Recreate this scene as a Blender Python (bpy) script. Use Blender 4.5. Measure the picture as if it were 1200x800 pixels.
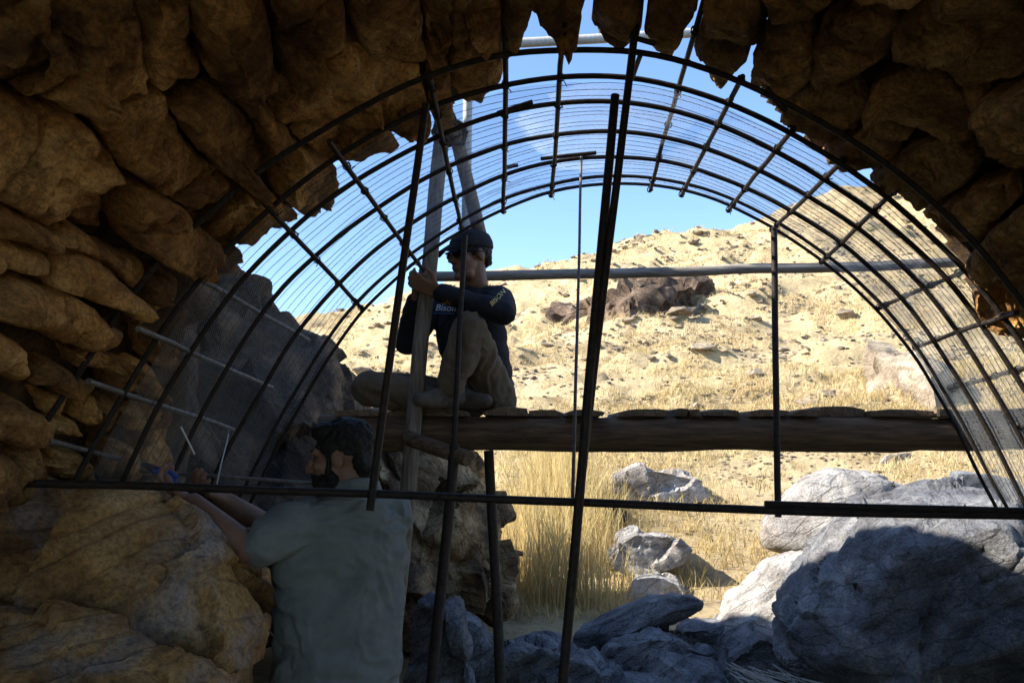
import bpy, bmesh, math, random
import numpy as np
from mathutils import Vector, Matrix, Euler
from mathutils.bvhtree import BVHTree
rad = math.radians
for o in list(bpy.data.objects): bpy.data.objects.remove(o)
scene = bpy.context.scene
COL = scene.collection
rng = np.random.default_rng(11)
random.seed(5)

# ------------------------------------------------------------------ camera, sky, sun, exposure
CZ = 1.62                                # eye height above the stream bed
F, HOR = 950.0, 510.0                    # focal length and horizon row in photograph pixels (1200 x 800)
TH = math.atan((HOR - 400.0) / F)
cd = bpy.data.cameras.new('camera'); cam = bpy.data.objects.new('camera', cd); COL.objects.link(cam)
cam.location = (0, 0, CZ); cam.rotation_euler = (math.pi / 2 + TH, 0, 0)
cd.sensor_width = 36.0; cd.lens = F / 1200 * 36; cd.clip_start = 0.03; cd.clip_end = 5000
scene.camera = cam
scene.render.resolution_x, scene.render.resolution_y = 1024, 682

SUN_EL, SUN_AZ = rad(37), rad(267)       # azimuth: clockwise from +Y, direction towards the sun
world = bpy.data.worlds.new('World'); scene.world = world; world.use_nodes = True
wn = world.node_tree.nodes; wl = world.node_tree.links; wn.clear()
sky = wn.new('ShaderNodeTexSky'); sky.sky_type = 'NISHITA'; sky.sun_disc = False
sky.sun_elevation = SUN_EL; sky.sun_rotation = SUN_AZ
sky.altitude = 900; sky.air_density = 1.0; sky.dust_density = 0.7; sky.ozone_density = 4.5
bg = wn.new('ShaderNodeBackground'); bg.inputs[1].default_value = 0.12
wo = wn.new('ShaderNodeOutputWorld'); wl.new(sky.outputs[0], bg.inputs[0]); wl.new(bg.outputs[0], wo.inputs[0])
sd = bpy.data.lights.new('sun', 'SUN'); sd.energy = 4.6; sd.angle = rad(0.53); sd.color = (1, .94, .84)
sun = bpy.data.objects.new('sun', sd); COL.objects.link(sun)
sun_dir = Vector((math.sin(SUN_AZ) * math.cos(SUN_EL), math.cos(SUN_AZ) * math.cos(SUN_EL), math.sin(SUN_EL)))
sun.rotation_euler = sun_dir.to_track_quat('Z', 'Y').to_euler(); sun.location = sun_dir * 30
vs = scene.view_settings; vs.view_transform = 'Standard'; vs.look = 'None'; vs.exposure = 1.56; vs.gamma = 1.0
vs.use_curve_mapping = False
try:
    scene.cycles.max_bounces = 10; scene.cycles.diffuse_bounces = 6
except Exception: pass

# ------------------------------------------------------------------ helpers
ST, CT = math.sin(TH), math.cos(TH)
def ray(px, py):
    v = 400.0 - py
    fy = F * CT - v * ST
    return (px - 600.0) / fy, (F * ST + v * CT) / fy
def P(px, py, y):
    dx, dz = ray(px, py)
    return Vector((dx * y, y, CZ + dz * y))
def proj(p):
    x, y, z = p[0], p[1], p[2] - CZ
    f = y * CT + z * ST; u = -y * ST + z * CT
    if f < 1e-3: f = 1e-3
    return 600 + F * x / f, 400 - F * u / f

def _h(ix, iy, iz, seed):
    n = (ix * 374761393 + iy * 668265263 + iz * 1442695041 + seed * 974634777) & 0xffffffff
    n = ((n ^ (n >> 13)) * 1274126177) & 0xffffffff
    n = ((n ^ (n >> 16)) * 2246822519) & 0xffffffff
    return ((n ^ (n >> 15)) & 0xffff) / 32767.5 - 1.0
def vnoise(p, seed=0):
    p = np.asarray(p, float); i = np.floor(p).astype(np.int64); f = p - i
    f = f * f * f * (f * (f * 6 - 15) + 10)
    r = 0
    for a in (0, 1):
        wx = f[:, 0] if a else 1 - f[:, 0]
        for b in (0, 1):
            wy = f[:, 1] if b else 1 - f[:, 1]
            for c in (0, 1):
                wz = f[:, 2] if c else 1 - f[:, 2]
                r = r + wx * wy * wz * _h(i[:, 0] + a, i[:, 1] + b, i[:, 2] + c, seed)
    return r
def fbm(p, octv=4, seed=0, gain=.5):
    p = np.asarray(p, float); s = np.zeros(len(p)); a = 1.0
    for k in range(octv):
        s += a * vnoise(p + 17.3 * k, seed + k); p = p * 2.03; a *= gain
    return s

def mesh_from(name, verts, faces, smooth=True, sharp=None):
    me = bpy.data.meshes.new(name)
    me.from_pydata([tuple(v) for v in verts], [], [tuple(f) for f in faces]); me.update()
    shade(me, smooth, sharp)
    return me
def shade(me, smooth=True, sharp=None):
    me.polygons.foreach_set('use_smooth', [smooth] * len(me.polygons))
    if smooth and sharp: me.set_sharp_from_angle(angle=rad(sharp))
def wloc(o):
    v = Vector(o.location)
    while o.parent: o = o.parent; v += Vector(o.location)
    return v
def link(name, me, mat, parent=None, origin=None):
    """mesh in world coordinates -> object; its origin goes to the base centre (things) or to the parent's origin (parts)"""
    n = len(me.vertices); co = np.empty(n * 3); me.vertices.foreach_get('co', co); co = co.reshape(-1, 3)
    if parent is not None: org = wloc(parent)
    elif origin is not None: org = Vector(origin)
    else: org = Vector(((co[:, 0].min() + co[:, 0].max()) / 2, (co[:, 1].min() + co[:, 1].max()) / 2, co[:, 2].min()))
    co -= np.array(org); me.vertices.foreach_set('co', co.ravel()); me.update()
    o = bpy.data.objects.new(name, me); COL.objects.link(o)
    if mat is not None: me.materials.clear(); me.materials.append(mat)
    if parent is not None: o.parent = parent
    else: o.location = org
    return o
def tag(o, label=None, cat=None, group=None, kind=None):
    if label: o['label'] = label
    if cat: o['category'] = cat
    if group: o['group'] = group
    if kind: o['kind'] = kind
    return o
def thing(name, loc, label, cat, group=None):
    o = bpy.data.objects.new(name, None); COL.objects.link(o); o.location = loc; o.empty_display_size = .1
    return tag(o, label, cat, group)

def tube_data(pts, r, sides=8, cap=True, base=0):
    pts = [Vector(p) for p in pts]; n = len(pts)
    rs = r if hasattr(r, '__len__') else [r] * n
    V, Fc = [], []
    t0 = (pts[1] - pts[0]).normalized()
    a = t0.orthogonal().normalized()
    for i, p in enumerate(pts):
        t = (pts[min(i + 1, n - 1)] - pts[max(i - 1, 0)]).normalized()
        a = (a - t * a.dot(t)).normalized(); b = t.cross(a)
        for k in range(sides):
            an = 2 * math.pi * k / sides
            V.append(p + (a * math.cos(an) + b * math.sin(an)) * rs[i])
    for i in range(n - 1):
        for k in range(sides):
            k2 = (k + 1) % sides
            Fc.append((base + i * sides + k, base + i * sides + k2, base + (i + 1) * sides + k2, base + (i + 1) * sides + k))
    if cap:
        Fc.append(tuple(base + k for k in reversed(range(sides)))); Fc.append(tuple(base + (n - 1) * sides + k for k in range(sides)))
    return V, Fc
def tube(name, pts, r, mat, parent=None, sides=8):
    V, Fc = tube_data(pts, r, sides)
    return link(name, mesh_from(name, V, Fc, True, 50), mat, parent)
def lerp_pts(a, b, n):
    a, b = Vector(a), Vector(b)
    return [a.lerp(b, i / (n - 1)) for i in range(n)]
def wob(pts, amp, seed, freq=3.0):
    q = np.array([tuple(p) for p in pts])
    d = np.stack([fbm(q * freq + 31 * k, 2, seed + k) for k in range(3)], 1) * amp
    return [Vector(v) for v in (q + d)]

# ------------------------------------------------------------------ materials
def newmat(name):
    m = bpy.data.materials.new(name); m.use_nodes = True
    nt = m.node_tree; b = nt.nodes['Principled BSDF']; b.inputs['Specular IOR Level'].default_value = .3
    return m, nt, nt.nodes, nt.links, b
def ramp(N, stops):
    r = N.new('ShaderNodeValToRGB'); e = r.color_ramp.elements
    e[0].position, e[0].color = stops[0][0], (*stops[0][1], 1); e[1].position, e[1].color = stops[-1][0], (*stops[-1][1], 1)
    for p, c in stops[1:-1]:
        x = e.new(p); x.color = (*c, 1)
    return r
def tex(N, L, kind, scale, src, detail=8, rough=.6, dist=0.0):
    t = N.new('ShaderNodeTexNoise' if kind == 'n' else 'ShaderNodeTexVoronoi')
    t.inputs['Scale'].default_value = scale
    if kind == 'n':
        t.inputs['Detail'].default_value = detail; t.inputs['Roughness'].default_value = rough; t.inputs['Distortion'].default_value = dist
    if src is not None: L.new(src, t.inputs['Vector'])
    return t
def mixc(N, L, fac, a, b, mode='MIX'):
    m = N.new('ShaderNodeMix'); m.data_type = 'RGBA'; m.blend_type = mode
    for s, v in ((m.inputs[0], fac), (m.inputs[6], a), (m.inputs[7], b)):
        if hasattr(v, 'is_output'): L.new(v, s)
        elif isinstance(v, (int, float)): s.default_value = v
        else: s.default_value = (*v, 1)
    return m.outputs[2]
def rockmat(name, cols, patch, dark, scale=3.0, bump=.6, rough=.85, strata=(0, 0, 1), strata_amt=.5, crack=.6, fine=1.0, per_obj=.25, spec=.25, bed=4.5, gain=1.0, sat=1.0):
    m, nt, N, L, b = newmat(name)
    b.inputs['Roughness'].default_value = rough; b.inputs['Specular IOR Level'].default_value = spec
    tc = N.new('ShaderNodeNewGeometry').outputs['Position']
    oi = N.new('ShaderNodeObjectInfo')
    n1 = tex(N, L, 'n', scale, tc, 10, .62, .4)
    k = len(cols); r1 = ramp(N, [(.37 + .26 * i / (k - 1), c) for i, c in enumerate(cols)]); L.new(n1.outputs['Fac'], r1.inputs[0])
    n2 = tex(N, L, 'n', scale * .55, tc, 6, .65, 1.2)
    r2 = ramp(N, [(.50, (0, 0, 0)), (.66, (1, 1, 1))]); L.new(n2.outputs['Fac'], r2.inputs[0])
    c = mixc(N, L, r2.outputs[0], r1.outputs[0], patch)
    # bedding streaks
    mp = N.new('ShaderNodeMapping'); L.new(tc, mp.inputs[0])
    q = Vector((0, 0, 1)).rotation_difference(Vector(strata).normalized() if Vector(strata).length > 0 else Vector((0, 0, 1))).inverted()
    mp.inputs['Rotation'].default_value = q.to_euler(); 
    sc = N.new('ShaderNodeMapping'); L.new(mp.outputs[0], sc.inputs[0]); sc.inputs['Scale'].default_value = (1.4, 1.4, bed)
    n3 = tex(N, L, 'n', scale * 1.1, sc.outputs[0], 9, .68, .8)
    r3 = ramp(N, [(.36, tuple(x for x in dark)), (.55, (1, 1, 1))]); L.new(n3.outputs['Fac'], r3.inputs[0])
    c = mixc(N, L, strata_amt, c, r3.outputs[0], 'MULTIPLY')
    # fine grain
    n4 = tex(N, L, 'n', scale * 16 * fine, tc, 8, .75)
    r4 = ramp(N, [(.36, (.38, .37, .36)), (.52, (1, 1, 1)), (.68, (1.5, 1.45, 1.4))]); L.new(n4.outputs['Fac'], r4.inputs[0])
    c = mixc(N, L, .75, c, r4.outputs[0], 'MULTIPLY')
    # cracks
    wv = N.new('ShaderNodeVectorMath'); wv.operation = 'MULTIPLY_ADD'; L.new(n2.outputs['Color'], wv.inputs[0]); wv.inputs[1].default_value = (.6, .6, .6); L.new(sc.outputs[0], wv.inputs[2])
    vo = tex(N, L, 'v', scale * .8, wv.outputs[0]); vo.feature = 'DISTANCE_TO_EDGE'
    r5 = ramp(N, [(0, (.25, .22, .2)), (.045, (1, 1, 1))]); L.new(vo.outputs['Distance'], r5.inputs[0])
    c = mixc(N, L, crack, c, r5.outputs[0], 'MULTIPLY')
    # each stone has its own tone
    hv = N.new('ShaderNodeHueSaturation'); L.new(c, hv.inputs['Color'])
    ma = N.new('ShaderNodeMapRange'); L.new(oi.outputs['Random'], ma.inputs[0]); ma.inputs[3].default_value = gain * (1 - per_obj); ma.inputs[4].default_value = gain * (1 + per_obj); hv.inputs['Saturation'].default_value = sat
    L.new(ma.outputs[0], hv.inputs['Value']); L.new(hv.outputs[0], b.inputs['Base Color'])
    # relief
    ad = N.new('ShaderNodeMath'); ad.operation = 'ADD'; L.new(n3.outputs['Fac'], ad.inputs[0])
    mu = N.new('ShaderNodeMath'); mu.operation = 'MULTIPLY'; L.new(n4.outputs['Fac'], mu.inputs[0]); mu.inputs[1].default_value = .45; L.new(mu.outputs[0], ad.inputs[1])
    a2 = N.new('ShaderNodeMath'); a2.operation = 'MULTIPLY_ADD'; L.new(r5.outputs[0], a2.inputs[0]); a2.inputs[1].default_value = .35 * crack; L.new(ad.outputs[0], a2.inputs[2])
    bp = N.new('ShaderNodeBump'); bp.inputs['Strength'].default_value = bump; bp.inputs['Distance'].default_value = .06 / scale * 3
    L.new(a2.outputs[0], bp.inputs['Height']); L.new(bp.outputs[0], b.inputs['Normal'])
    return m
def simple(name, c1, c2, scale=20, rough=.8, bump=.2, stretch=(1, 1, 1), metal=0.0, per_obj=0.0, dist=.01, lo=.35, hi=.65):
    m, nt, N, L, b = newmat(name)
    b.inputs['Roughness'].default_value = rough; b.inputs['Metallic'].default_value = metal
    tc = N.new('ShaderNodeTexCoord').outputs['Object']
    mp = N.new('ShaderNodeMapping'); L.new(tc, mp.inputs[0]); mp.inputs['Scale'].default_value = stretch
    n = tex(N, L, 'n', scale, mp.outputs[0], 8, .65, .3)
    r = ramp(N, [(lo, c1), (hi, c2)]); L.new(n.outputs['Fac'], r.inputs[0]); c = r.outputs[0]
    if per_obj:
        oi = N.new('ShaderNodeObjectInfo'); hv = N.new('ShaderNodeHueSaturation'); L.new(c, hv.inputs['Color'])
        ma = N.new('ShaderNodeMapRange'); L.new(oi.outputs['Random'], ma.inputs[0]); ma.inputs[3].default_value = 1 - per_obj; ma.inputs[4].default_value = 1 + per_obj
        L.new(ma.outputs[0], hv.inputs['Value']); c = hv.outputs[0]
    L.new(c, b.inputs['Base Color'])
    if bump:
        bp = N.new('ShaderNodeBump'); bp.inputs['Strength'].default_value = bump; bp.inputs['Distance'].default_value = dist
        L.new(n.outputs['Fac'], bp.inputs['Height']); L.new(bp.outputs[0], b.inputs['Normal'])
    return m
M = {}
M['vault'] = rockmat('ochre_masonry_stone', [(.14, .07, .03), (.43, .235, .085), (.62, .39, .17)], (.26, .13, .06), (.26, .2, .16), 4.0, 1.0, .9, (.3, .2, 1), .6, .25, 1.3, .26, bed=3, gain=1.75, sat=1.05)
M['core'] = rockmat('rubble_core', [(.05, .03, .016), (.12, .07, .03), (.20, .12, .055)], (.07, .045, .025), (.3, .25, .2), 6.0, 1.0, .95, (0, 0, 1), .5, .3, 1.0, 0, bed=2)
M['ledge'] = rockmat('ochre_bedrock', [(.20, .11, .05), (.44, .26, .11), (.60, .41, .22)], (.38, .33, .30), (.36, .29, .24), 3.0, .9, .9, (-.35, .1, .8), .38, .2, 1.4, .08, bed=2.2, gain=1.4, sat=1.08)
M['slate'] = rockmat('blue_grey_rock', [(.15, .155, .17), (.27, .275, .29), (.42, .415, .41)], (.20, .185, .18), (.36, .36, .38), 2.6, 1.0, .8, (-.45, -.2, .8), .65, .5, 1.6, .12, bed=5, gain=1.0)
M['pale'] = rockmat('pale_rock', [(.30, .28, .26), (.42, .40, .37), (.52, .49, .45)], (.34, .29, .24), (.40, .36, .32), 1.8, .9, .85, (-.4, .2, .8), .6, .5, 1.6, .1, bed=4, gain=1.25)
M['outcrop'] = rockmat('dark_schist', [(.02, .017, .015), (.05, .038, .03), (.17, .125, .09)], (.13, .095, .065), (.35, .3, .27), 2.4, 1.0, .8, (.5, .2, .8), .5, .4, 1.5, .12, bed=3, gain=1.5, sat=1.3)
M['crag'] = rockmat('brown_crag', [(.09, .065, .048), (.38, .28, .19), (.62, .48, .34)], (.16, .115, .08), (.3, .26, .22), 2.6, 1.0, .85, (.7, .2, .5), .6, .5, 1.4, .12, bed=3, gain=1.35, sat=1.4)
M['hillrock'] = rockmat('tan_hill_rock', [(.28, .22, .15), (.42, .34, .24), (.54, .46, .34)], (.26, .20, .16), (.35, .3, .26), 1.2, .8, .9, (.2, .2, 1), .6, .35, 1.6, .2, bed=4)
M['bank'] = rockmat('brown_bank', [(.08, .055, .04), (.22, .15, .10), (.36, .26, .18)], (.13, .09, .065), (.3, .26, .22), 1.2, 1.0, .9, (.8, .3, .3), .6, .4, 1.6, .12, bed=4)
M['steel'] = simple('rusty_rebar', (.018, .015, .013), (.048, .034, .026), 45, .6, .5, (1, 1, 1), .35)
M['steel_grey'] = simple('grey_bar', (.12, .11, .10), (.22, .20, .18), 40, .55, .4, (1, 1, 1), .4)
M['wire'] = simple('dull_wire', (.10, .095, .09), (.17, .16, .15), 30, .55, 0, (1, 1, 1), .4)
M['lath'] = simple('galvanised_lath', (.36, .36, .35), (.52, .52, .50), 12, .5, 0, (1, 1, 1), .2)
M['log'] = simple('weathered_log', (.07, .042, .026), (.20, .125, .07), 9, .85, .8, (.6, 6, 6), 0, 0, .02)
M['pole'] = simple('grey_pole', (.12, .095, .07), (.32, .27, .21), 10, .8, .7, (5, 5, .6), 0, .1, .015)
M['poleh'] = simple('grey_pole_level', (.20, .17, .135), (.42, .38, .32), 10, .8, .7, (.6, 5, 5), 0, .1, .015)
M['pipe'] = simple('pale_pipe', (.42, .40, .37), (.58, .56, .52), 18, .55, .3, (3, 3, .6), .15)
M['board'] = simple('rough_board', (.10, .065, .04), (.24, .17, .11), 14, .9, .9, (5, .6, 3), 0, .25, .01)
M['tie'] = simple('black_lashing', (.015, .014, .013), (.04, .035, .03), 60, .8, .6)
M['cord'] = simple('white_cord', (.5, .48, .44), (.7, .68, .62), 60, .8, .2)

def grassmat(name, stops, trans=.35):
    m, nt, N, L, b = newmat(name)
    at = N.new('ShaderNodeAttribute'); at.attribute_name = 'tone'
    r = ramp(N, stops); L.new(at.outputs['Fac'], r.inputs[0]); L.new(r.outputs[0], b.inputs['Base Color'])
    b.inputs['Roughness'].default_value = .7
    tr = N.new('ShaderNodeBsdfTranslucent'); L.new(r.outputs[0], tr.inputs[0])
    mx = N.new('ShaderNodeMixShader'); mx.inputs[0].default_value = trans
    L.new(b.outputs[0], mx.inputs[1]); L.new(tr.outputs[0], mx.inputs[2]); L.new(mx.outputs[0], N['Material Output'].inputs[0])
    return m
M['straw'] = grassmat('dry_straw', [(0, (.22, .15, .07)), (.35, (.46, .34, .14)), (.8, (.70, .56, .25)), (1, (.55, .46, .26))])
M['hillgrass'] = grassmat('bleached_hill_grass', [(0, (.30, .22, .13)), (.4, (.54, .42, .21)), (.85, (.66, .54, .29)), (1, (.20, .21, .06))])

def groundmat():
    m, nt, N, L, b = newmat('dry_earth')
    b.inputs['Roughness'].default_value = .95
    tc = N.new('ShaderNodeNewGeometry').outputs['Position']
    n1 = tex(N, L, 'n', .35, tc, 8, .6, .5); n2 = tex(N, L, 'n', 2.2, tc, 10, .7, .3); n3 = tex(N, L, 'n', 14, tc, 8, .75)
    r1 = ramp(N, [(.3, (.42, .32, .18)), (.55, (.52, .41, .23)), (.75, (.56, .47, .31))]); L.new(n1.outputs['Fac'], r1.inputs[0])
    r2 = ramp(N, [(.34, (.50, .45, .40)), (.48, (1, 1, 1)), (.70, (1.15, 1.1, 1.0))]); L.new(n2.outputs['Fac'], r2.inputs[0])
    c = mixc(N, L, .9, r1.outputs[0], r2.outputs[0], 'MULTIPLY')
    r3 = ramp(N, [(.32, (.55, .5, .45)), (.5, (1, 1, 1))]); L.new(n3.outputs['Fac'], r3.inputs[0])
    c = mixc(N, L, .7, c, r3.outputs[0], 'MULTIPLY'); L.new(c, b.inputs['Base Color'])
    ad = N.new('ShaderNodeMath'); ad.operation = 'ADD'; L.new(n2.outputs['Fac'], ad.inputs[0]); L.new(n3.outputs['Fac'], ad.inputs[1])
    bp = N.new('ShaderNodeBump'); bp.inputs['Strength'].default_value = .8; bp.inputs['Distance'].default_value = .12
    L.new(ad.outputs[0], bp.inputs['Height']); L.new(bp.outputs[0], b.inputs['Normal'])
    return m
M['earth'] = groundmat()

# ------------------------------------------------------------------ terrain: stream bed, hill and ridge as one sheet
RIDGE = 46.0
SKX = [-900, 0, 300, 400, 480, 600, 700, 760, 860, 950, 1020, 1100, 1250, 1500, 2400]
SKY = [400, 392, 384, 366, 346, 318, 292, 277, 256, 236, 214, 196, 170, 150, 140]
def terrain(x, y):
    x = np.asarray(x, float); y = np.asarray(y, float)
    px = 600 + F * x / np.maximum(y, 4.0)
    zr = (HOR - np.interp(px, SKX, SKY)) / 945.0 * RIDGE * .975
    t = np.clip((y - 7.0) / (RIDGE - 7.0), 0, None)
    s = np.where(t < 1, t ** 1.22, 1 - (t - 1) * 1.0)
    z = (zr + CZ) * s
    z = np.where(t > 1, np.maximum(z, -6.0), z)
    p = np.stack([x, y, np.zeros_like(x)], -1).reshape(-1, 3)
    am = np.clip((y - 6) / 20, .05, 1)
    n = fbm(p * .22, 4, 3).reshape(x.shape) * .34 * am + fbm(p * 1.1, 4, 8).reshape(x.shape) * .16 * np.clip(am, .25, 1)
    led = fbm(np.stack([p[:, 0] * .25 + p[:, 1] * .05, p[:, 1] * .9, p[:, 2]], -1), 3, 21).reshape(x.shape)
    n += np.clip(led - .15, 0, .25) * 1.6 * am
    bank = np.clip((np.abs(x - .4) - 3.2) / 4, 0, 1) * np.clip(1 - (y - 9) / 8, 0, 1) * np.clip((y - 1.5) / 4, 0, 1) * .5
    return z + n + bank - .06
def terr(x, y): return float(terrain(np.array([x]), np.array([y]))[0])
def hit(px, py, y0=4.5, y1=60.0):
    dx, dz = ray(px, py)
    ys = np.geomspace(y0, y1, 500); zz = CZ + dz * ys
    tz = terrain(dx * ys, ys); k = np.nonzero(tz >= zz)[0]
    if len(k) == 0: return None
    y = ys[k[0]]; return Vector((dx * y, y, tz[k[0]]))
ys = np.concatenate([np.linspace(-8, 4, 20)[:-1], np.geomspace(4, 52, 330), np.geomspace(56, 2500, 26)])
sc_ = np.concatenate([np.linspace(-1.6, -.55, 46)[:-1], np.linspace(-.55, .8, 300), np.linspace(.8, 1.8, 46)[1:]])
YY, SS = np.meshgrid(ys, sc_, indexing='ij')
XX = SS * (np.maximum(YY, 0) + 6.0) * np.where(YY > 0, 1, 1.0)
ZZ = terrain(XX, YY)
nr, nc = YY.shape
gi = np.arange(nr * nc).reshape(nr, nc)
gf = np.stack([gi[:-1, :-1], gi[:-1, 1:], gi[1:, 1:], gi[1:, :-1]], -1).reshape(-1, 4)
gv = np.stack([XX, YY, ZZ], -1).reshape(-1, 3)
me = bpy.data.meshes.new('ground'); me.vertices.add(len(gv)); me.vertices.foreach_set('co', gv.ravel())
me.loops.add(gf.size); me.loops.foreach_set('vertex_index', gf.ravel().astype(np.int32))
me.polygons.add(len(gf)); me.polygons.foreach_set('loop_start', np.arange(0, gf.size, 4, dtype=np.int32)); me.update(calc_edges=True); me.validate()
shade(me, True)
g = bpy.data.objects.new('ground', me); COL.objects.link(g); me.materials.append(M['earth']); tag(g, kind='structure')

# ------------------------------------------------------------------ rocks
def bm_arrays(bm):
    bm.verts.ensure_lookup_table(); bm.verts.index_update()
    v = np.array([x.co[:] for x in bm.verts]); f = [[q.index for q in x.verts] for x in bm.faces]
    return v, f
def refine(bm, res, cap=7):
    for _ in range(cap):
        e = [x for x in bm.edges if x.calc_length() > res]
        if not e: break
        bmesh.ops.subdivide_edges(bm, edges=e, cuts=1, use_grid_fill=False)
        bmesh.ops.triangulate(bm, faces=[f for f in bm.faces if len(f.verts) > 3])
def rough(v, nrm, seed, amp, facet=.0, fscale=.3, strata=0.0, sdir=(0, 0, 1), sfreq=9.0, freq=3.0, soft=.035):
    r = np.random.default_rng(seed)
    d = amp * fbm(v * freq + seed, 5, seed, .52)
    if facet > 0:
        lo, hi = v.min(0), v.max(0); K = int(max(8, min(90, np.prod(np.maximum(hi - lo, fscale) / fscale) * .9)))
        S = r.uniform(lo, hi, (K, 3)); T = r.normal(0, .35, (K, 3)); O = r.normal(0, .35, K)
        w = v + np.stack([fbm(v * 4 / fscale * .3 + 9 * k, 2, seed + k) for k in range(3)], 1) * fscale * .15
        ds = ((w[:, None, :] - S[None]) ** 2).sum(2); wt = np.exp(-(ds - ds.min(1)[:, None]) / (fscale * fscale * soft)); wt /= wt.sum(1)[:, None]
        d = d + facet * (wt * (O[None] + ((v[:, None, :] - S[None]) * T[None]).sum(2) / fscale)).sum(1)
    if strata > 0:
        s = v @ np.array(Vector(sdir).normalized()) * sfreq + 1.3 * fbm(v * 1.3, 3, seed + 5)
        fr = s - np.floor(s); cell = np.floor(s)
        d = d + strata * (_h(cell.astype(np.int64), np.zeros(len(v), np.int64), np.zeros(len(v), np.int64), seed) * .7 - np.maximum(0, .18 - np.minimum(fr, 1 - fr)) * 4)
    return v + nrm * d[:, None]
def vnormals(me):
    n = np.empty(len(me.vertices) * 3); me.vertices.foreach_get('normal', n); return n.reshape(-1, 3)
def hull_mesh(pts, res, seed, amp, smooth=1, **kw):
    bm = bmesh.new()
    for p in pts: bm.verts.new(p)
    bm.verts.ensure_lookup_table()
    h = bmesh.ops.convex_hull(bm, input=bm.verts)
    bmesh.ops.delete(bm, geom=list({x for x in h['geom_interior'] + h['geom_unused'] if isinstance(x, bmesh.types.BMVert)}), context='VERTS')
    bmesh.ops.triangulate(bm, faces=bm.faces[:]); bmesh.ops.recalc_face_normals(bm, faces=bm.faces[:])
    refine(bm, res)
    for _ in range(smooth): bmesh.ops.smooth_vert(bm, verts=bm.verts[:], factor=.5, use_axis_x=True, use_axis_y=True, use_axis_z=True)
    me = bpy.data.meshes.new('rock'); bm.to_mesh(me); bm.free(); me.update()
    v = np.empty(len(me.vertices) * 3); me.vertices.foreach_get('co', v); v = v.reshape(-1, 3)
    v = rough(v, vnormals(me), seed, amp, **kw); me.vertices.foreach_set('co', v.ravel()); me.update()
    shade(me, True, 38)
    return me
def rock(name, outline, d, back, mat, label, cat, seed, res=.05, amp=.03, front=(), extra=(), group=None, shrink=.8, smooth=1, **kw):
    """outline: pixels at depth d; front: (px,py,depth) bulge; body reaches back by `back` metres"""
    pts = [P(a, b, d) for a, b in outline] + [P(a, b, c) for a, b, c in front] + [Vector(e) for e in extra]
    c = sum((P(a, b, d) for a, b in outline), Vector()) / len(outline)
    for a, b in outline:
        p = P(a, b, d); q = c.lerp(p, shrink); pts.append(Vector((q.x + (q.x / d) * back * .6, d + back, q.z)))
    o = link(name, hull_mesh(pts, res, seed, amp, smooth, **kw), mat)
    return tag(o, label, cat, group)

# big shaded boulder on the right
rock('boulder', [(915, 740), (945, 690), (990, 625), (1018, 592), (1060, 582), (1130, 572), (1195, 578), (1290, 610), (1390, 720), (1420, 930), (1000, 905), (930, 800)], 5.0, 1.5,
     M['slate'], 'huge blue-grey boulder whose side towards the arch lies in shade', 'boulder', 3, .05, .05, front=[(1060, 640, 4.5), (1180, 620, 4.4), (1250, 750, 4.2), (1080, 800, 4.3), (980, 780, 4.6), (1010, 700, 4.6)],
     facet=.07, fscale=.45, strata=.028, sdir=(-.5, -.2, .8), sfreq=7, freq=2.2, soft=.015)
rock('boulder', [(893, 632), (915, 600), (945, 565), (985, 548), (1025, 556), (1070, 566), (1085, 580), (1060, 620), (1010, 650), (960, 655), (900, 640)], 8.0, 1.2,
     M['pale'], 'big pale angular boulder with a flat sunlit face, behind the huge shaded boulder', 'boulder', 4, .07, .03, front=[(960, 610, 7.7), (1000, 570, 7.8), (1010, 640, 7.5)], facet=.05, fscale=.5, strata=.02, sdir=(-.5, .2, .8), sfreq=5, freq=1.5)
rock('boulder', [(843, 745), (855, 720), (885, 690), (905, 665), (950, 648), (985, 650), (990, 690), (960, 740), (930, 775), (880, 770)], 6.5, .9,
     M['pale'], 'pale sloping slab wedged between the huge shaded boulder and the dry grass', 'boulder', 5, .06, .03, front=[(880, 735, 6.2), (920, 740, 6.1)], facet=.03, fscale=.4, strata=.02, sdir=(-.6, .1, .7), sfreq=8)
rock('boulder', [(1118, 572), (1122, 553), (1160, 556), (1192, 564), (1205, 585), (1160, 590)], 7.6, .6, M['slate'], 'small flat blue-grey block resting behind the top of the huge boulder', 'boulder', 6, .06, .015, facet=.02, fscale=.3)
# long pointed stone like a fallen trunk
rock('long_stone', [(668, 758), (672, 742), (715, 722), (760, 704), (800, 697), (826, 703), (826, 714), (790, 728), (760, 745), (720, 762), (690, 772)], 6.2, .35,
     M['slate'], 'long pointed grey stone lying slantwise like a fallen trunk', 'stone', 7, .035, .018, front=[(740, 742, 6.05), (790, 715, 6.1)], strata=.015, sdir=(-.35, .1, .9), sfreq=14)
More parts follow.
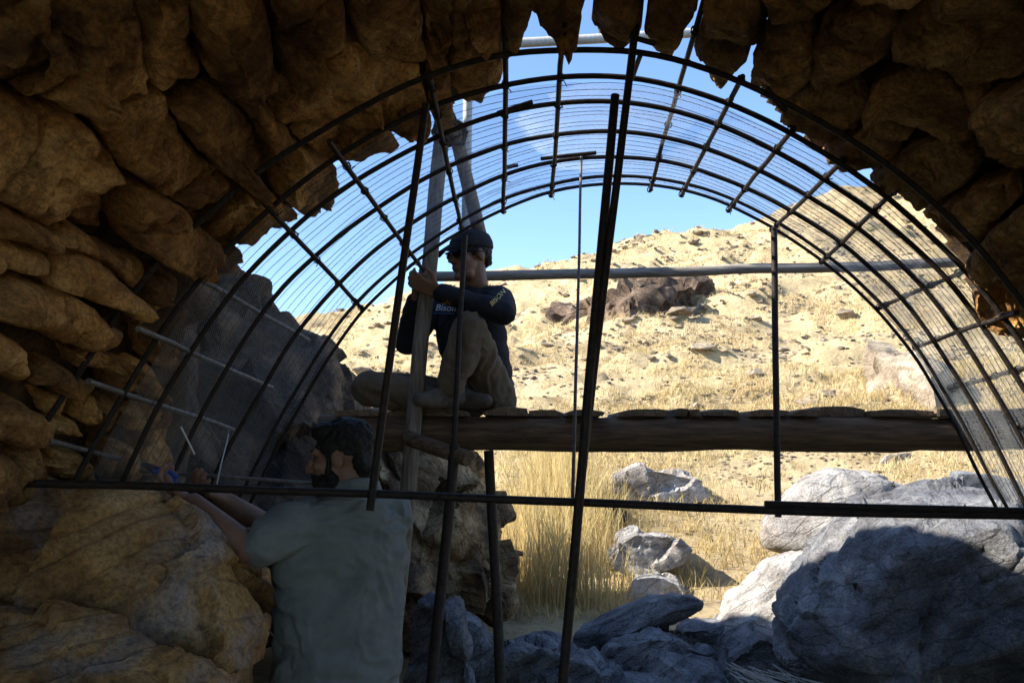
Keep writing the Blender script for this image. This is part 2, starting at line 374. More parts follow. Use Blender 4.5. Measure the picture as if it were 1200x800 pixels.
# stream-bed slabs
for k, (ol, d, bk, lab) in enumerate([
    ([(560, 800), (575, 778), (610, 764), (650, 766), (690, 780), (715, 805), (700, 860), (570, 860)], 5.0, .7, 'smooth rounded blue-grey stone between the two middle rods'),
    ([(700, 790), (712, 762), (760, 745), (800, 748), (830, 765), (845, 800), (800, 840), (720, 840)], 5.7, .7, 'flat cracked grey slab just below the long pointed stone'),
    ([(790, 752), (800, 738), (850, 738), (885, 752), (880, 775), (830, 775)], 6.5, .5, 'low dark slab at the foot of the pale sloping slab'),
    ([(840, 800), (850, 770), (890, 745), (930, 760), (960, 790), (985, 830), (900, 850)], 5.6, .6, 'blue-grey slab lying against the foot of the huge boulder'),
    ([(470, 790), (478, 705), (500, 698), (530, 720), (545, 770), (560, 830), (470, 850)], 4.6, .5, 'tall dark split stone beside the leaning wooden upright'),
    ([(525, 745), (535, 722), (560, 735), (572, 765), (565, 790), (540, 795)], 5.0, .35, 'small blue-grey angular stone with a flat face under the brown outcrop'),
    ([(600, 850), (640, 800), (760, 815), (860, 815), (900, 870)], 5.0, .7, 'low slab covering the bottom of the stream bed')]):
    rock('stream_stone', ol, d, bk, M['slate'], lab, 'stone', 20 + k, .045, .03, facet=.07, fscale=.26, strata=.02, sdir=(-.3, -.3, .8), sfreq=9, freq=3, soft=.012)
# pale stones in the dry grass
for k, (ol, d, bk, lab) in enumerate([
    ([(716, 665), (722, 632), (745, 622), (785, 625), (812, 645), (800, 662), (770, 672), (740, 690)], 9.0, .8, 'pale weathered stone with a dark hollow in the dry grass'),
    ([(735, 702), (742, 676), (775, 672), (800, 684), (806, 700), (770, 712)], 8.4, .5, 'low pale stone sunk in straw just above the long pointed stone'),
    ([(715, 585), (720, 560), (750, 548), (790, 552), (825, 562), (830, 585), (780, 592)], 12.5, 1.2, 'broad broken ledge of pale rock in the grass below the log'),
    ([(695, 620), (700, 590), (725, 585), (740, 600), (735, 622)], 10.5, .6, 'dark brown stone half hidden by tall straw'),
    ([(1030, 545), (1040, 532), (1065, 531), (1075, 545)], 15., .6, 'single tan stone in the grass just under the log')]):
    hp_ = hit(sum(a for a, b in ol) / len(ol), max(b for a, b in ol) - 4)
    if hp_: d = hp_.y
    rock('field_stone', ol, d, bk, M['pale'] if k != 3 else M['outcrop'], lab, 'stone', 40 + k, .07, .03, facet=.09, fscale=.35, strata=.03, sdir=(.1, .2, .9), sfreq=5, freq=2.5, soft=.012)
# dark outcrop behind the mesh, and the browner crag below the log
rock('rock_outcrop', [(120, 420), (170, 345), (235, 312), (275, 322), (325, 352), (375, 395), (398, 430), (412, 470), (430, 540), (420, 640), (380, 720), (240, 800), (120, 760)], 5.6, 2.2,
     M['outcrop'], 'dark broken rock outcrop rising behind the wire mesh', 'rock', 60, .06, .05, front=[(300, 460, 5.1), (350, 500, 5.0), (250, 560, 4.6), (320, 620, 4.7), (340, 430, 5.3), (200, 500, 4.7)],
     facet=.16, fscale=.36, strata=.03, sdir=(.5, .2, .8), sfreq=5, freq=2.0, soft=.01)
rock('rock_crag', [(410, 520), (440, 500), (490, 505), (540, 525), (565, 548), (588, 600), (600, 660), (592, 705), (565, 735), (520, 760), (440, 800), (400, 700)], 6.2, 1.8,
     M['crag'], 'brown jagged crag below the log beside the tall straw', 'rock', 61, .035, .06, front=[(470, 560, 5.7), (500, 640, 5.5), (540, 690, 5.8), (470, 730, 5.3), (545, 590, 6.0)],
     facet=.20, fscale=.30, strata=.035, sdir=(.7, .2, .5), sfreq=6, freq=2.5, soft=.008)
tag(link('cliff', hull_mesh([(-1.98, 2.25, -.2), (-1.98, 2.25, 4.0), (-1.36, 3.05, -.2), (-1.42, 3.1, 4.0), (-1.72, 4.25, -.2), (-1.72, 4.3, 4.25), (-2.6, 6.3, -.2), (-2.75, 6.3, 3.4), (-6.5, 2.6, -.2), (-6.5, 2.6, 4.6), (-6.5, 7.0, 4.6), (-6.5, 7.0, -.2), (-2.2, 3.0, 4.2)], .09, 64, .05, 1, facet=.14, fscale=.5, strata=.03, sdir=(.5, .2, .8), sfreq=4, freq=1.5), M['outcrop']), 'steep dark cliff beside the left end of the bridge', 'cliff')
# bedrock ledge under the left springing
led = [(-260, 570), (-60, 566), (60, 572), (120, 578), (165, 586), (215, 620), (258, 655), (285, 700), (305, 735), (300, 800), (290, 900), (-260, 950)]
rock('bedrock_ledge', led, 2.28, .75, M['ledge'], 'ochre bedrock ledge that carries the left foot of the rebar arch', 'rock', 70, .016, .012,
     front=[(90, 640, 2.08), (200, 660, 2.1), (0, 640, 2.0), (230, 740, 2.05), (90, 750, 1.95), (270, 780, 2.1), (150, 600, 2.2), (-200, 700, 1.9)], facet=.045, fscale=.15, strata=.011, sdir=(-.42, .25, .85), sfreq=12, freq=5, smooth=2, soft=.012)
rock('bedrock_hump', [(-260, 720), (-60, 705), (30, 715), (100, 738), (170, 765), (230, 790), (290, 830), (300, 900), (-260, 1000)], 1.85, .3, M['ledge'],
     'rounded grey-streaked hump of bedrock in front of the ochre ledge', 'rock', 71, .014, .010, front=[(60, 790, 1.72), (-100, 780, 1.65), (160, 830, 1.72)], facet=.03, fscale=.13, strata=.009, sdir=(-.42, .3, .85), sfreq=14, freq=6, smooth=2, soft=.012)

# ------------------------------------------------------------------ arch profile (rebar cage and vault share it)
HT = 1.089
apex = [60, 90.5, 120, 152, 183, 206, 215]
D = [HT / ray(685, a)[1] for a in apex]
prof = [(237, 154), (342, 219), (436, 303), (525, 428), (590, 541)]
pr, pk = [0.0], []
for dx, py in prof:
    fy = F * CT - (400 - py) * ST; w = dx / fy * D[1]; r = HT - ray(0, py)[1] * D[1]
    pr.append(r); pk.append(w * w / r)
pk = [pk[0]] + pk
def width(r):
    r = np.asarray(r, float); rr = np.maximum(r, 0)
    k = np.interp(rr, pr, pk); w = np.sqrt(rr * k)
    return np.where(rr > pr[-1], math.sqrt(pr[-1] * pk[-1]) + (rr - pr[-1]) * .45, w)
RB = 1.42
rs_ = np.linspace(0, math.sqrt(RB), 400) ** 2
hx = width(rs_); px_ = np.concatenate([-hx[::-1], hx[1:]]); pz_ = CZ + HT - np.concatenate([rs_[::-1], rs_[1:]])
# smooth the profile a little
for _ in range(60):
    px_[1:-1] = (px_[:-2] + 2 * px_[1:-1] + px_[2:]) / 4; pz_[1:-1] = (pz_[:-2] + 2 * pz_[1:-1] + pz_[2:]) / 4
al = np.concatenate([[0], np.cumsum(np.hypot(np.diff(px_), np.diff(pz_)))]); AL = al[-1]
def arch(u, off=0.0):
    s = u * AL; x, z = np.interp(s, al, px_), np.interp(s, al, pz_)
    e = .03; tx = np.interp(min(s + e, AL), al, px_) - np.interp(max(s - e, 0), al, px_); tz = np.interp(min(s + e, AL), al, pz_) - np.interp(max(s - e, 0), al, pz_)
    l = math.hypot(tx, tz); return x - tz / l * off, z + tx / l * off
def ring_cx(y):
    x2 = (685 - 600) / (F * CT - 309 * ST) * D[1]; x7 = (725 - 600) / (F * CT - 185 * ST) * D[6]
    return x2 + (x7 - x2) * (y - D[1]) / (D[6] - D[1])

# ------------------------------------------------------------------ stone bridge vault
def vault_cx(y): return .2 + .1 * (y - 2.2)
def vault_f(x, y, z, off=0.0):
    return abs(x - vault_cx(y)) - (float(width(HT + .07 + off - (z - CZ))) + .05 + off) if z - CZ < HT + .07 + off else 1.0
def vault_hit(px, py, off=0.0):
    dx, dz = ray(px, py); lo, y = .2, .2
    while y < 4.5:
        if vault_f(dx * y, y, CZ + dz * y, off) > 0: break
        lo = y; y += .05
    hi = y
    for _ in range(18):
        m = (lo + hi) / 2
        if vault_f(dx * m, m, CZ + dz * m, off) > 0: hi = m
        else: lo = m
    return Vector((dx * hi, hi, CZ + dz * hi))
def vault_n(p):
    """unit vector out of the opening, into the masonry"""
    e = .02; r = HT + .07 - (p.z - CZ); r = max(r, .004)
    dw = float(width(r + e) - width(max(r - e, 0))) / (e + min(e, r))
    s = 1 if p.x > vault_cx(p.y) else -1
    return Vector((s * 1.0, 0, dw)).normalized()
bridge = thing('stone_bridge', (vault_cx(0), 0, 0), 'old ochre rubble-stone bridge vault with a ragged broken end, arching overhead', 'bridge')
def inpoly(x, y, poly):
    c = False; j = len(poly) - 1
    for i in range(len(poly)):
        (xi, yi), (xj, yj) = poly[i], poly[j]
        if (yi > y) != (yj > y) and x < (xj - xi) * (y - yi) / (yj - yi) + xi: c = not c
        j = i
    return c
def edge_dist(q, poly):
    d = np.full(len(q), 9.0)
    for i in range(len(poly)):
        a, b = poly[i - 1], poly[i]; ab = b - a; t = np.clip(((q - a) @ ab) / max(ab @ ab, 1e-9), 0, 1)
        d = np.minimum(d, np.linalg.norm(q - (a + t[:, None] * ab), axis=1))
    return d
def stone_from_pixels(poly, seed, proud=0.0, depth=.22, res=.0145, gap=.0025, tilt=1.5, name='stone'):
    r = np.random.default_rng(seed)
    p3 = [vault_hit(a, b) for a, b in poly]
    c = sum(p3, Vector()) / len(p3); n = sum((vault_n(p) for p in p3), Vector()).normalized()
    a = n.orthogonal().normalized(); b = n.cross(a)
    q = np.array([((p - c).dot(a), (p - c).dot(b)) for p in p3]); h = np.array([(p - c).dot(n) for p in p3])
    cen = q.mean(0)
    qs = q + (cen - q) / np.maximum(np.linalg.norm(cen - q, axis=1), 1e-6)[:, None] * gap
    bm = bmesh.new(); vs_ = [bm.verts.new((x, y, z)) for (x, y), z in zip(qs, h * .85)]
    try: bm.faces.new(vs_)
    except ValueError: bm.free(); return None
    bmesh.ops.triangulate(bm, faces=bm.faces[:]); 
    for _ in range(6):
        e = [x for x in bm.edges if (Vector(x.verts[0].co.xy) - Vector(x.verts[1].co.xy)).length > res]
        if not e: break
        bmesh.ops.subdivide_edges(bm, edges=e, cuts=1); bmesh.ops.triangulate(bm, faces=[f for f in bm.faces if len(f.verts) > 3])
    bmesh.ops.beautify_fill(bm, faces=bm.faces[:], edges=[e for e in bm.edges if not e.is_boundary])
    bm.normal_update()
    if sum(f.normal.z for f in bm.faces) > 0: bmesh.ops.reverse_faces(bm, faces=bm.faces[:])
    V, Fc = bm_arrays(bm)
    bnd = {}
    for e in bm.edges:
        if e.is_boundary:
            l = e.link_loops[0]; bnd[l.vert.index] = l.link_loop_next.vert.index
    bm.free()
    ed = edge_dist(V[:, :2], qs)
    w = np.array(c) + V[:, :1] * np.array(a) + V[:, 1:2] * np.array(b)
    tl = r.normal(0, .10 * tilt, 2); rmax = max(np.ptp(q[:, 0]), np.ptp(q[:, 1]))
    dome = -.030 * (1 - np.exp(-ed / .010)) - .004 * (1 - np.exp(-ed / .08))                       # face bellies into the opening
    K = max(3, int(rmax / .09)); S = r.uniform(q.min(0), q.max(0), (K, 2)); T = r.normal(0, .5, (K, 2)); O = r.normal(0, .013, K)
    wp = V[:, :2] + np.stack([fbm(w * 9, 3, seed), fbm(w * 9 + 5, 3, seed + 1)], 1) * .02
    k = ((wp[:, None] - S[None]) ** 2).sum(2).argmin(1)
    fac = (O[k] + ((V[:, :2] - S[k]) * T[k]).sum(1) * .38) * np.clip(ed / .02 + .25, 0, 1)
    nz = .012 * fbm(w * 6 + seed, 5, seed) - .014 * np.abs(fbm(w * 13 + seed, 3, seed + 2)) + .006 * fbm(w * 45, 3, seed + 3)
    V[:, 2] += dome + fac + nz + V[:, :2] @ tl * .6 - proud
    jit = .010 * np.clip(1 - ed / .03, 0, 1)
    V[:, 0] += jit * fbm(w * 14 + 3, 4, seed + 7); V[:, 1] += jit * fbm(w * 14 + 8, 4, seed + 9)
    V = list(V); nb = {}
    base0 = len(V)
    keys = list(bnd.keys())
    for i in keys:
        vv = V[i].copy(); vv[2] += depth * .35; vv[:2] *= 1.0; nb[i] = [len(V)]; V.append(vv)
        v2 = V[i].copy(); v2[2] = depth; v2[:2] = cen + (v2[:2] - cen) * .93; nb[i].append(len(V)); V.append(v2)
    for i, j in bnd.items():
        if j in nb:
            Fc.append([j, i, nb[i][0], nb[j][0]]); Fc.append([nb[j][0], nb[i][0], nb[i][1], nb[j][1]])
    V = np.array(V)
    W = np.array(c) + V[:, :1] * np.array(a) + V[:, 1:2] * np.array(b) + V[:, 2:3] * np.array(n)
    bm = bmesh.new(); vv = [bm.verts.new(x) for x in W]
    for f in Fc:
        try: bm.faces.new([vv[i] for i in f])
        except ValueError: pass
    bmesh.ops.holes_fill(bm, edges=[e for e in bm.edges if e.is_boundary], sides=0)
    bmesh.ops.recalc_face_normals(bm, faces=bm.faces[:])
    me = bpy.data.meshes.new('stone'); bm.to_mesh(me); bm.free(); shade(me, True, 42)
    return link(name, me, M['vault'], bridge)
STONES = [  # outline pixels, proudness
 ([(-60,-60),(40,-40),(55,25),(70,45),(50,60),(0,88),(-60,88)], .0),
 ([(44,-40),(150,-40),(150,40),(158,90),(130,94),(85,111),(55,104),(30,93),(2,90),(52,62),(72,46),(58,22)], .03),
 ([(152,-40),(205,-40),(223,40),(238,85),(180,95),(161,90),(153,45)], .0),
 ([(207,-40),(300,-40),(316,20),(316,84),(285,103),(250,90),(228,45)], .01),
 ([(100,125),(105,110),(150,100),(178,98),(190,125),(206,146),(234,185),(205,215),(185,220),(140,190),(122,175)], .035),
 ([(-60,100),(0,107),(35,118),(80,128),(103,152),(123,185),(85,210),(40,238),(18,241),(-60,200)], .02),
 ([(190,116),(215,110),(250,102),(280,122),(300,167),(318,187),(300,223),(255,194),(236,183),(208,146)], .015),
 ([(190,220),(238,188),(260,197),(298,230),(290,268),(265,298),(240,272),(205,235)], -.01),
 ([(140,228),(150,207),(188,223),(238,273),(234,310),(215,314),(142,283),(136,256)], .04),
 ([(24,247),(70,217),(130,192),(142,202),(134,220),(100,240),(60,256),(40,260)], -.02),
 ([(-60,217),(0,237),(20,250),(58,270),(54,288),(35,283),(0,273),(-60,265)], .015),
 ([(75,257),(131,230),(134,280),(110,274)], -.05),
 ([(46,276),(70,260),(110,280),(164,306),(164,335),(155,343),(102,299),(64,286)], .01),
 ([(42,318),(53,292),(70,287),(104,300),(153,345),(135,359),(100,349),(42,324)], .025),
 ([(-60,277),(0,280),(50,292),(39,319),(0,316),(-60,308)], -.01),
 ([(-60,320),(0,322),(40,327),(97,354),(134,386),(135,398),(114,411),(85,404),(50,389),(0,360),(-60,343)], .04),
 ([(82,409),(120,413),(140,425),(110,431),(90,425)], .0),
 ([(26,440),(45,416),(60,420),(99,446),(80,464),(50,450)], .02),
 ([(-60,375),(0,388),(28,401),(25,430),(15,449),(0,439),(-60,430)], -.02),
 ([(-60,447),(0,463),(40,476),(54,491),(45,514),(15,519),(-60,500)], .02),
 ([(41,457),(79,466),(74,490),(56,485)], -.02),
 ([(56,501),(80,487),(91,505),(60,509)], .0),
 ([(-60,517),(0,527),(38,522),(88,546),(80,585),(-60,590)], .02),
 ([(52,521),(95,529),(114,560),(86,568),(50,545)], .01),
 ([(118,512),(160,528),(150,562),(118,562)], .0),
 ([(88,490),(95,456),(114,471),(114,490),(100,500)], .0),
 ([(166,331),(185,321),(205,326),(195,350),(175,364),(162,350)], .0),
 ([(131,361),(155,349),(174,370),(165,384),(140,375)], .0),
 ([(118,424),(150,418),(154,450),(133,455)], .01),
 ([(165,388),(195,398),(207,434),(180,425),(165,405)], .02),
 ([(150,425),(168,422),(188,455),(186,467),(165,462)], .015),
 ([(143,478),(166,473),(168,507),(150,502)], .0),
 ([(110,480),(140,460),(143,500),(118,508)], -.02),
 ([(168,470),(200,462),(205,500),(172,505)], -.02), ([(165,508),(205,503),(205,550),(165,560)], -.02),
 ([(318,-40),(398,-40),(398,40),(350,59),(322,78)], .01),
 ([(402,-40),(450,-40),(488,-30),(493,58),(460,58),(412,40)], .02),
 ([(302,110),(320,86),(352,63),(405,46),(460,66),(488,70),(493,100),(488,133),(470,139),(440,134),(400,139),(370,130),(330,139)], .015),
 ([(257,106),(300,108),(329,142),(343,166),(334,180),(312,182),(286,130)], -.01),
 ([(346,166),(370,137),(405,141),(445,138),(452,150),(463,165),(458,172),(415,180),(395,185),(377,180)], .0),
 ([(320,192),(345,170),(374,183),(388,184),(360,208),(374,240),(352,247),(320,226)], .01),
 ([(272,267),(300,232),(318,229),(346,246),(312,252),(313,266),(290,280),(273,288)], .0),
 ([(222,312),(262,300),(280,290),(283,305),(262,318),(238,320)], .0),
 ([(497,-40),(521,-40),(521,60),(529,105),(529,125),(527,142),(512,140),(501,120),(498,60)], .03),
 ([(524,-40),(583,-40),(589,40),(588,75),(575,88),(560,104),(535,106),(526,80)], .02),
 ([(587,-40),(640,-40),(625,5),(610,30),(598,44),(589,38)], .02),
 ([(622,-44),(690,-44),(683,10),(672,31),(666,22),(655,36),(635,20),(622,6)], .0),
 ([(697,-44),(752,-44),(748,30),(740,46),(728,54),(705,46),(692,30),(700,5)], .0),
 ([(760,-44),(828,-44),(816,10),(800,40),(785,64),(768,50),(757,35)], .0),
 ([(835,-44),(868,-44),(899,-10),(893,40),(880,52),(870,76),(850,97),(831,86),(828,72),(814,55),(816,40),(830,10)], .01),
 ([(905,12),(938,17),(954,50),(949,89),(925,104),(900,108),(880,101),(878,90),(888,50)], .01),
 ([(872,-44),(960,-44),(978,0),(950,18),(908,10)], .0),
 ([(960,22),(1020,-8),(1058,20),(1040,60),(1000,89),(960,98),(952,80),(960,45)], .0),
 ([(925,107),(955,97),(1000,94),(1018,130),(990,158),(960,171),(945,145),(930,144),(914,143)], .0),
 ([(965,171),(1000,152),(1040,137),(1068,156),(1050,180),(1020,184),(1000,193),(985,181)], .02),
 ([(1030,90),(1080,72),(1128,110),(1148,160),(1120,178),(1080,154),(1040,130),(1025,110)], .01),
 ([(1047,27),(1100,-18),(1170,-30),(1220,40),(1200,88),(1140,98),(1090,65),(1050,58)], .0),
 ([(1035,187),(1060,172),(1110,167),(1143,187),(1138,213),(1110,228),(1085,240),(1050,216),(1028,201)], .0),
 ([(1147,117),(1200,97),(1260,112),(1260,190),(1200,198),(1157,175)], .02),
 ([(1082,245),(1110,232),(1145,217),(1183,207),(1188,240),(1160,258),(1150,288),(1120,286),(1096,263)], .01),
 ([(1152,293),(1167,264),(1200,242),(1260,232),(1260,330),(1200,328),(1167,318)], .02),
 ([(1131,308),(1160,322),(1200,337),(1260,342),(1260,402),(1200,389),(1175,381),(1160,366),(1141,346)], .0),
 ([(980,-44),(1100,-44),(1098,-20),(1045,22),(1020,-10)], .0),
 ([(1130,100),(1146,103),(1155,172),(1146,182),(1132,112)], -.03),
]
for k, (pl, pr_) in enumerate(STONES): stone_from_pixels(pl, 100 + k, pr_)
# stones of the vault that lie above and beside the view
def stone_quad(y0, y1, u0, u1, seed):
    r = random.Random(seed)
    def at(u, y):
        x, z = arch(u, .06); return proj((x + vault_cx(y), y, z + .0))
    if min(y0, y1) < .35: return
    pl = [at(u0 + r.uniform(0, .006), y0 + r.uniform(0, .03)), at((u0 + u1) / 2, y0 + r.uniform(-.02, .03)), at(u1 - r.uniform(0, .006), y0 + r.uniform(0, .03)),
          at(u1 - r.uniform(0, .006), y1 - r.uniform(0, .03)), at((u0 + u1) / 2, y1 + r.uniform(-.03, .02)), at(u0 + r.uniform(0, .006), y1 - r.uniform(0, .03))]
    if any(-55 < a < 1255 and b > -38 for a, b in pl): return
    stone_from_pixels(pl, seed, r.uniform(-.02, .03), res=.04)
sd_ = 400
u = .02
while u < .97:
    du = random.uniform(.04, .075); y = .5 + random.uniform(0, .2)
    while y < 2.0:
        dy = random.uniform(.22, .45); stone_quad(y, min(y + dy, 2.1), u, min(u + du, .985), sd_); sd_ += 1; y += dy
    u += du
# rubble core behind the facing stones: kept where the traced masonry is solid
SOL = [[(-4000,-4000),(612,-4000),(612,-12),(600,20),(586,62),(556,92),(528,112),(500,118),(440,126),(440,146),(400,168),(358,196),(346,232),(303,238),(268,280),(232,308),(212,326),(210,420),(206,580),(-4000,640)],
       [(905,-4000),(6000,-4000),(6000,380),(1250,374),(1172,350),(1146,330),(1136,300),(1090,232),(1044,195),(1000,176),(962,158),(922,128),(892,92),(896,50),(905,0)],
       [(600,-4000),(920,-4000),(920,-20),(600,-20)]]
nu, nv = 150, 150
gu = np.linspace(-.0, 1.0, nu); gy = np.linspace(-1.1, 3.1, nv)
V = np.zeros((nv, nu, 3))
for j, u in enumerate(gu):
    x, z = arch(u, .185)
    V[:, j, 0] = x + vault_cx(gy); V[:, j, 1] = gy; V[:, j, 2] = z
fl = V.reshape(-1, 3); nn = fbm(fl * 5, 4, 77) * .018
cenx = vault_cx(fl[:, 1]); rd = np.stack([fl[:, 0] - cenx, np.zeros(len(fl)), fl[:, 2] - CZ], 1); rd /= np.linalg.norm(rd, axis=1)[:, None]
fl = fl + rd * nn[:, None]
keep = np.array([(p[1] < .3) or any(inpoly(*proj(p), s) for s in SOL) for p in fl])
idx = np.arange(nv * nu).reshape(nv, nu); Fc = []
for i in range(nv - 1):
    for j in range(nu - 1):
        q = (idx[i, j], idx[i + 1, j], idx[i + 1, j + 1], idx[i, j + 1])
        if all(keep[k] for k in q): Fc.append(q)
me = mesh_from('rubble_core', fl, Fc); bm = bmesh.new(); bm.from_mesh(me); bmesh.ops.delete(bm, geom=[v for v in bm.verts if not v.link_faces], context='VERTS')
bmesh.ops.solidify(bm, geom=bm.faces[:], thickness=-.05); bm.to_mesh(me); bm.free()
link('rubble_core', me, M['core'], bridge)
# the mass of the bridge above and beside the vault (parapet top about 1.6 m above the eye)
def prism(name, poly_xz, y0, y1, mat, parent, seed):
    V = [Vector((x + vault_cx(y0), y0, z)) for x, z in poly_xz] + [Vector((x + vault_cx(y1), y1, z)) for x, z in poly_xz]; n = len(poly_xz)
    Fc = [tuple(range(n))[::-1], tuple(range(n, 2 * n))] + [(i, (i + 1) % n, n + (i + 1) % n, n + i) for i in range(n)]
    me = mesh_from(name, V, Fc, False); bm = bmesh.new(); bm.from_mesh(me); bmesh.ops.recalc_face_normals(bm, faces=bm.faces[:]); refine(bm, .25, 5)
    v, f = bm_arrays(bm); bm.free(); v = v + np.stack([fbm(v * 2.5 + 7 * k, 3, seed + k) for k in range(3)], 1) * .03
    return link(name, mesh_from(name, v, f, True, 40), mat, parent)
TOPZ = CZ + 1.62
inner = [arch(u, .28) for u in np.linspace(.04, .96, 41)]
BACK = -1.1
prism('spandrel_fill', [(-5.0, inner[0][1] - .2), (inner[0][0] - .1, inner[0][1] - .2)] + [(x, z) for x, z in inner] + [(inner[-1][0] + .1, inner[-1][1] - .2), (5.0, inner[-1][1] - .2), (5.0, TOPZ), (-5.0, TOPZ)], BACK, 1.98, M['core'], bridge, 5)
prism('abutment', [(-5.0, -.2), (-1.62, -.2), (-1.66, inner[0][1] - .22), (-5.0, inner[0][1] - .22)], BACK, 1.9, M['core'], bridge, 6)
prism('abutment', [(1.62, -.2), (5.0, -.2), (5.0, inner[0][1] - .22), (1.66, inner[0][1] - .22)], BACK, 2.2, M['core'], bridge, 9)

prism('unseen_shade_wall', [(-5.0, -.2), (-1.75, -.2), (-1.85, TOPZ - .1), (-5.0, TOPZ - .1)], -4.2, BACK - .02, M['core'], bridge, 12)  # unseen wall added behind the eye to keep light off the vault's right side

# ------------------------------------------------------------------ rebar cage
cage = thing('rebar_cage', (ring_cx(D[0]), D[0], CZ - .15), 'arched cage of dark rusty rebar hoops standing under the broken vault end', 'rebar cage')
RR = .0088
for i, d in enumerate(D):
    lo, hi = (.0, 1.0)
    pts = []
    for u in np.linspace(lo, hi, 90):
        x, z = arch(u); fl_ = 1.0 + (.045 if i == 0 else 0) * max(0, .35 - u) / .35
        pts.append(Vector((x * fl_ + ring_cx(d), d + .012 * math.sin(u * 9 + i), z)))
    tube('hoop', wob(pts, .006, 200 + i, 2.2), RR if i < 5 else .0075, M['steel'], cage)
def cage_bar(name, a, b, r=RR * .95, mat='steel', n=7, seed=0):
    A, B = P(*a), P(*b); return tube(name, wob(lerp_pts(A, B, n), .004, 300 + seed), r, M[mat], cage)
B6 = D[6] + .02
longs = [((385,165,D[0]),(496,318,B6)), ((296,222,D[0]),(424,362,B6)), ((504,92,D[0]-.05),(541,270,B6)), ((593,45,D[0]-.08),(590,249,B6)), ((662,26,D[0]-.14),(646,230,B6)),
 ((829,-14,D[0]-.2),(761,224,B6)), ((870,90,D[0]-.02),(798,229,B6)), ((930,150,D[1]-.02),(853,247,B6)), ((990,186,D[1]-.02),(904,270,B6)), ((1050,222,D[1]-.02),(962,307,B6)),
 ((1170,300,D[1]-.1),(1028,361,B6)), ((1190,366,D[1]-.1),(1071,406,B6)), ((1225,425,D[1]-.05),(1112,454,B6)), ((1240,494,D[1]),(1152,506,B6))]
for k, (a, b) in enumerate(longs): cage_bar('longitudinal_bar', a, b, seed=k)
for k, (a, b) in enumerate([((215,316,D[1]),(362,398,B6)), ((160,384,D[0]),(318,454,B6)), ((104,446,D[0]),(272,503,D[6]-.2)), ((45,514,D[0]-.03),(165,545,D[3]))]):
    cage_bar('longitudinal_bar', a, b, .0085, 'steel_grey', seed=40 + k)
for k, (a, b) in enumerate([((583,133,D[2]-.02),(624,119,D[2]-.02)), ((634,186,D[4]-.02),(700,180,D[4]-.02)), ((590,197,D[4]-.01),(607,194,D[4]-.01)), ((737,43,D[0]-.03),(768,52,D[0]-.03)), ((899,104,D[0]-.02),(922,131,D[0]-.02)), ((752,64,D[0]),(742,92,D[1]-.02))]):
    cage_bar('spare_bar', a, b, .008, n=3, seed=60 + k)
bp = [P(-40, 564, 2.15), P(150, 568, 2.15), P(440, 578, 2.14), P(680, 588, 2.13), P(905, 598, 2.13), P(1260, 606, 2.13)]
tube('base_bar', wob(sum([lerp_pts(bp[i], bp[i + 1], 6)[:-1] for i in range(5)], []) + [bp[-1]], .003, 5), .0108, M['steel'], cage)
tube('base_bar', wob(lerp_pts(P(897, 591, 2.11), P(1260, 598, 2.11), 8), .003, 6), .0085, M['steel'], cage)
tube('base_bar', wob(lerp_pts(P(150, 550, 2.75), P(385, 567, 2.75), 8), .003, 7), .006, M['steel_grey'], cage)
# tie wires at crossings
def knot(name, p, r, parent, seed, mat='tie'):
    rr = random.Random(seed); pts = []
    for k in range(26):
        a = k / 26 * 2 * math.pi * 3
        pts.append(Vector(p) + Vector((math.cos(a) * r, (k / 26 - .5) * r * 1.2, math.sin(a) * r)) + Vector((rr.gauss(0, r * .12), rr.gauss(0, r * .12), rr.gauss(0, r * .12))))
    pts += [pts[-1] + Vector((rr.uniform(-1, 1), -.2, rr.uniform(-1, 1))) * r * 1.6]
    return tube(name, pts, r * .14, M[mat], parent, 5)
kk = 0
for a, b in longs:
    A, B = P(*a), P(*b)
    for d in D:
        if A.y < d < B.y:
            knot('tie_wire', A.lerp(B, (d - A.y) / (B.y - A.y)), .0118, cage, kk); kk += 1
# ------------------------------------------------------------------ ribbed lath over the hoops
lath = thing('wire_lath', (ring_cx(3.0), 3.0, CZ - .15), 'thin ribbed wire mesh sheet bent over the rebar hoops', 'wire mesh')
y0, y1 = D[2] - .11, D[6] + .01
nrib = 23
def sheet(u, y, off=.016): 
    x, z = arch(u, off + .004 * math.sin(u * 40 + y * 7)); return Vector((x + ring_cx(y), y, z))
for k in range(nrib):
    y = y0 + (y1 - y0) * k / (nrib - 1) + random.uniform(-.006, .006)
    tube('rib_wire', wob([sheet(u, y) for u in np.linspace(.03, .985, 80)], .005, 500 + k, 3), .0010, M['wire'], lath, 4)
V, Fc = [], []
cu, cv = .021 / AL, .0105
us = np.arange(.03, .985, cu); vv_ = np.arange(y0, y1, cv)
pu = {u_: arch(u_, .016) for u_ in np.concatenate([us, us + cu / 2])}
def spt(u_, y): x, z = pu[u_]; return np.array((x + ring_cx(y) , y, z))
us2 = us + cu / 2
nx = np.array([arch(u_ + .002, .016) for u_ in us]); 
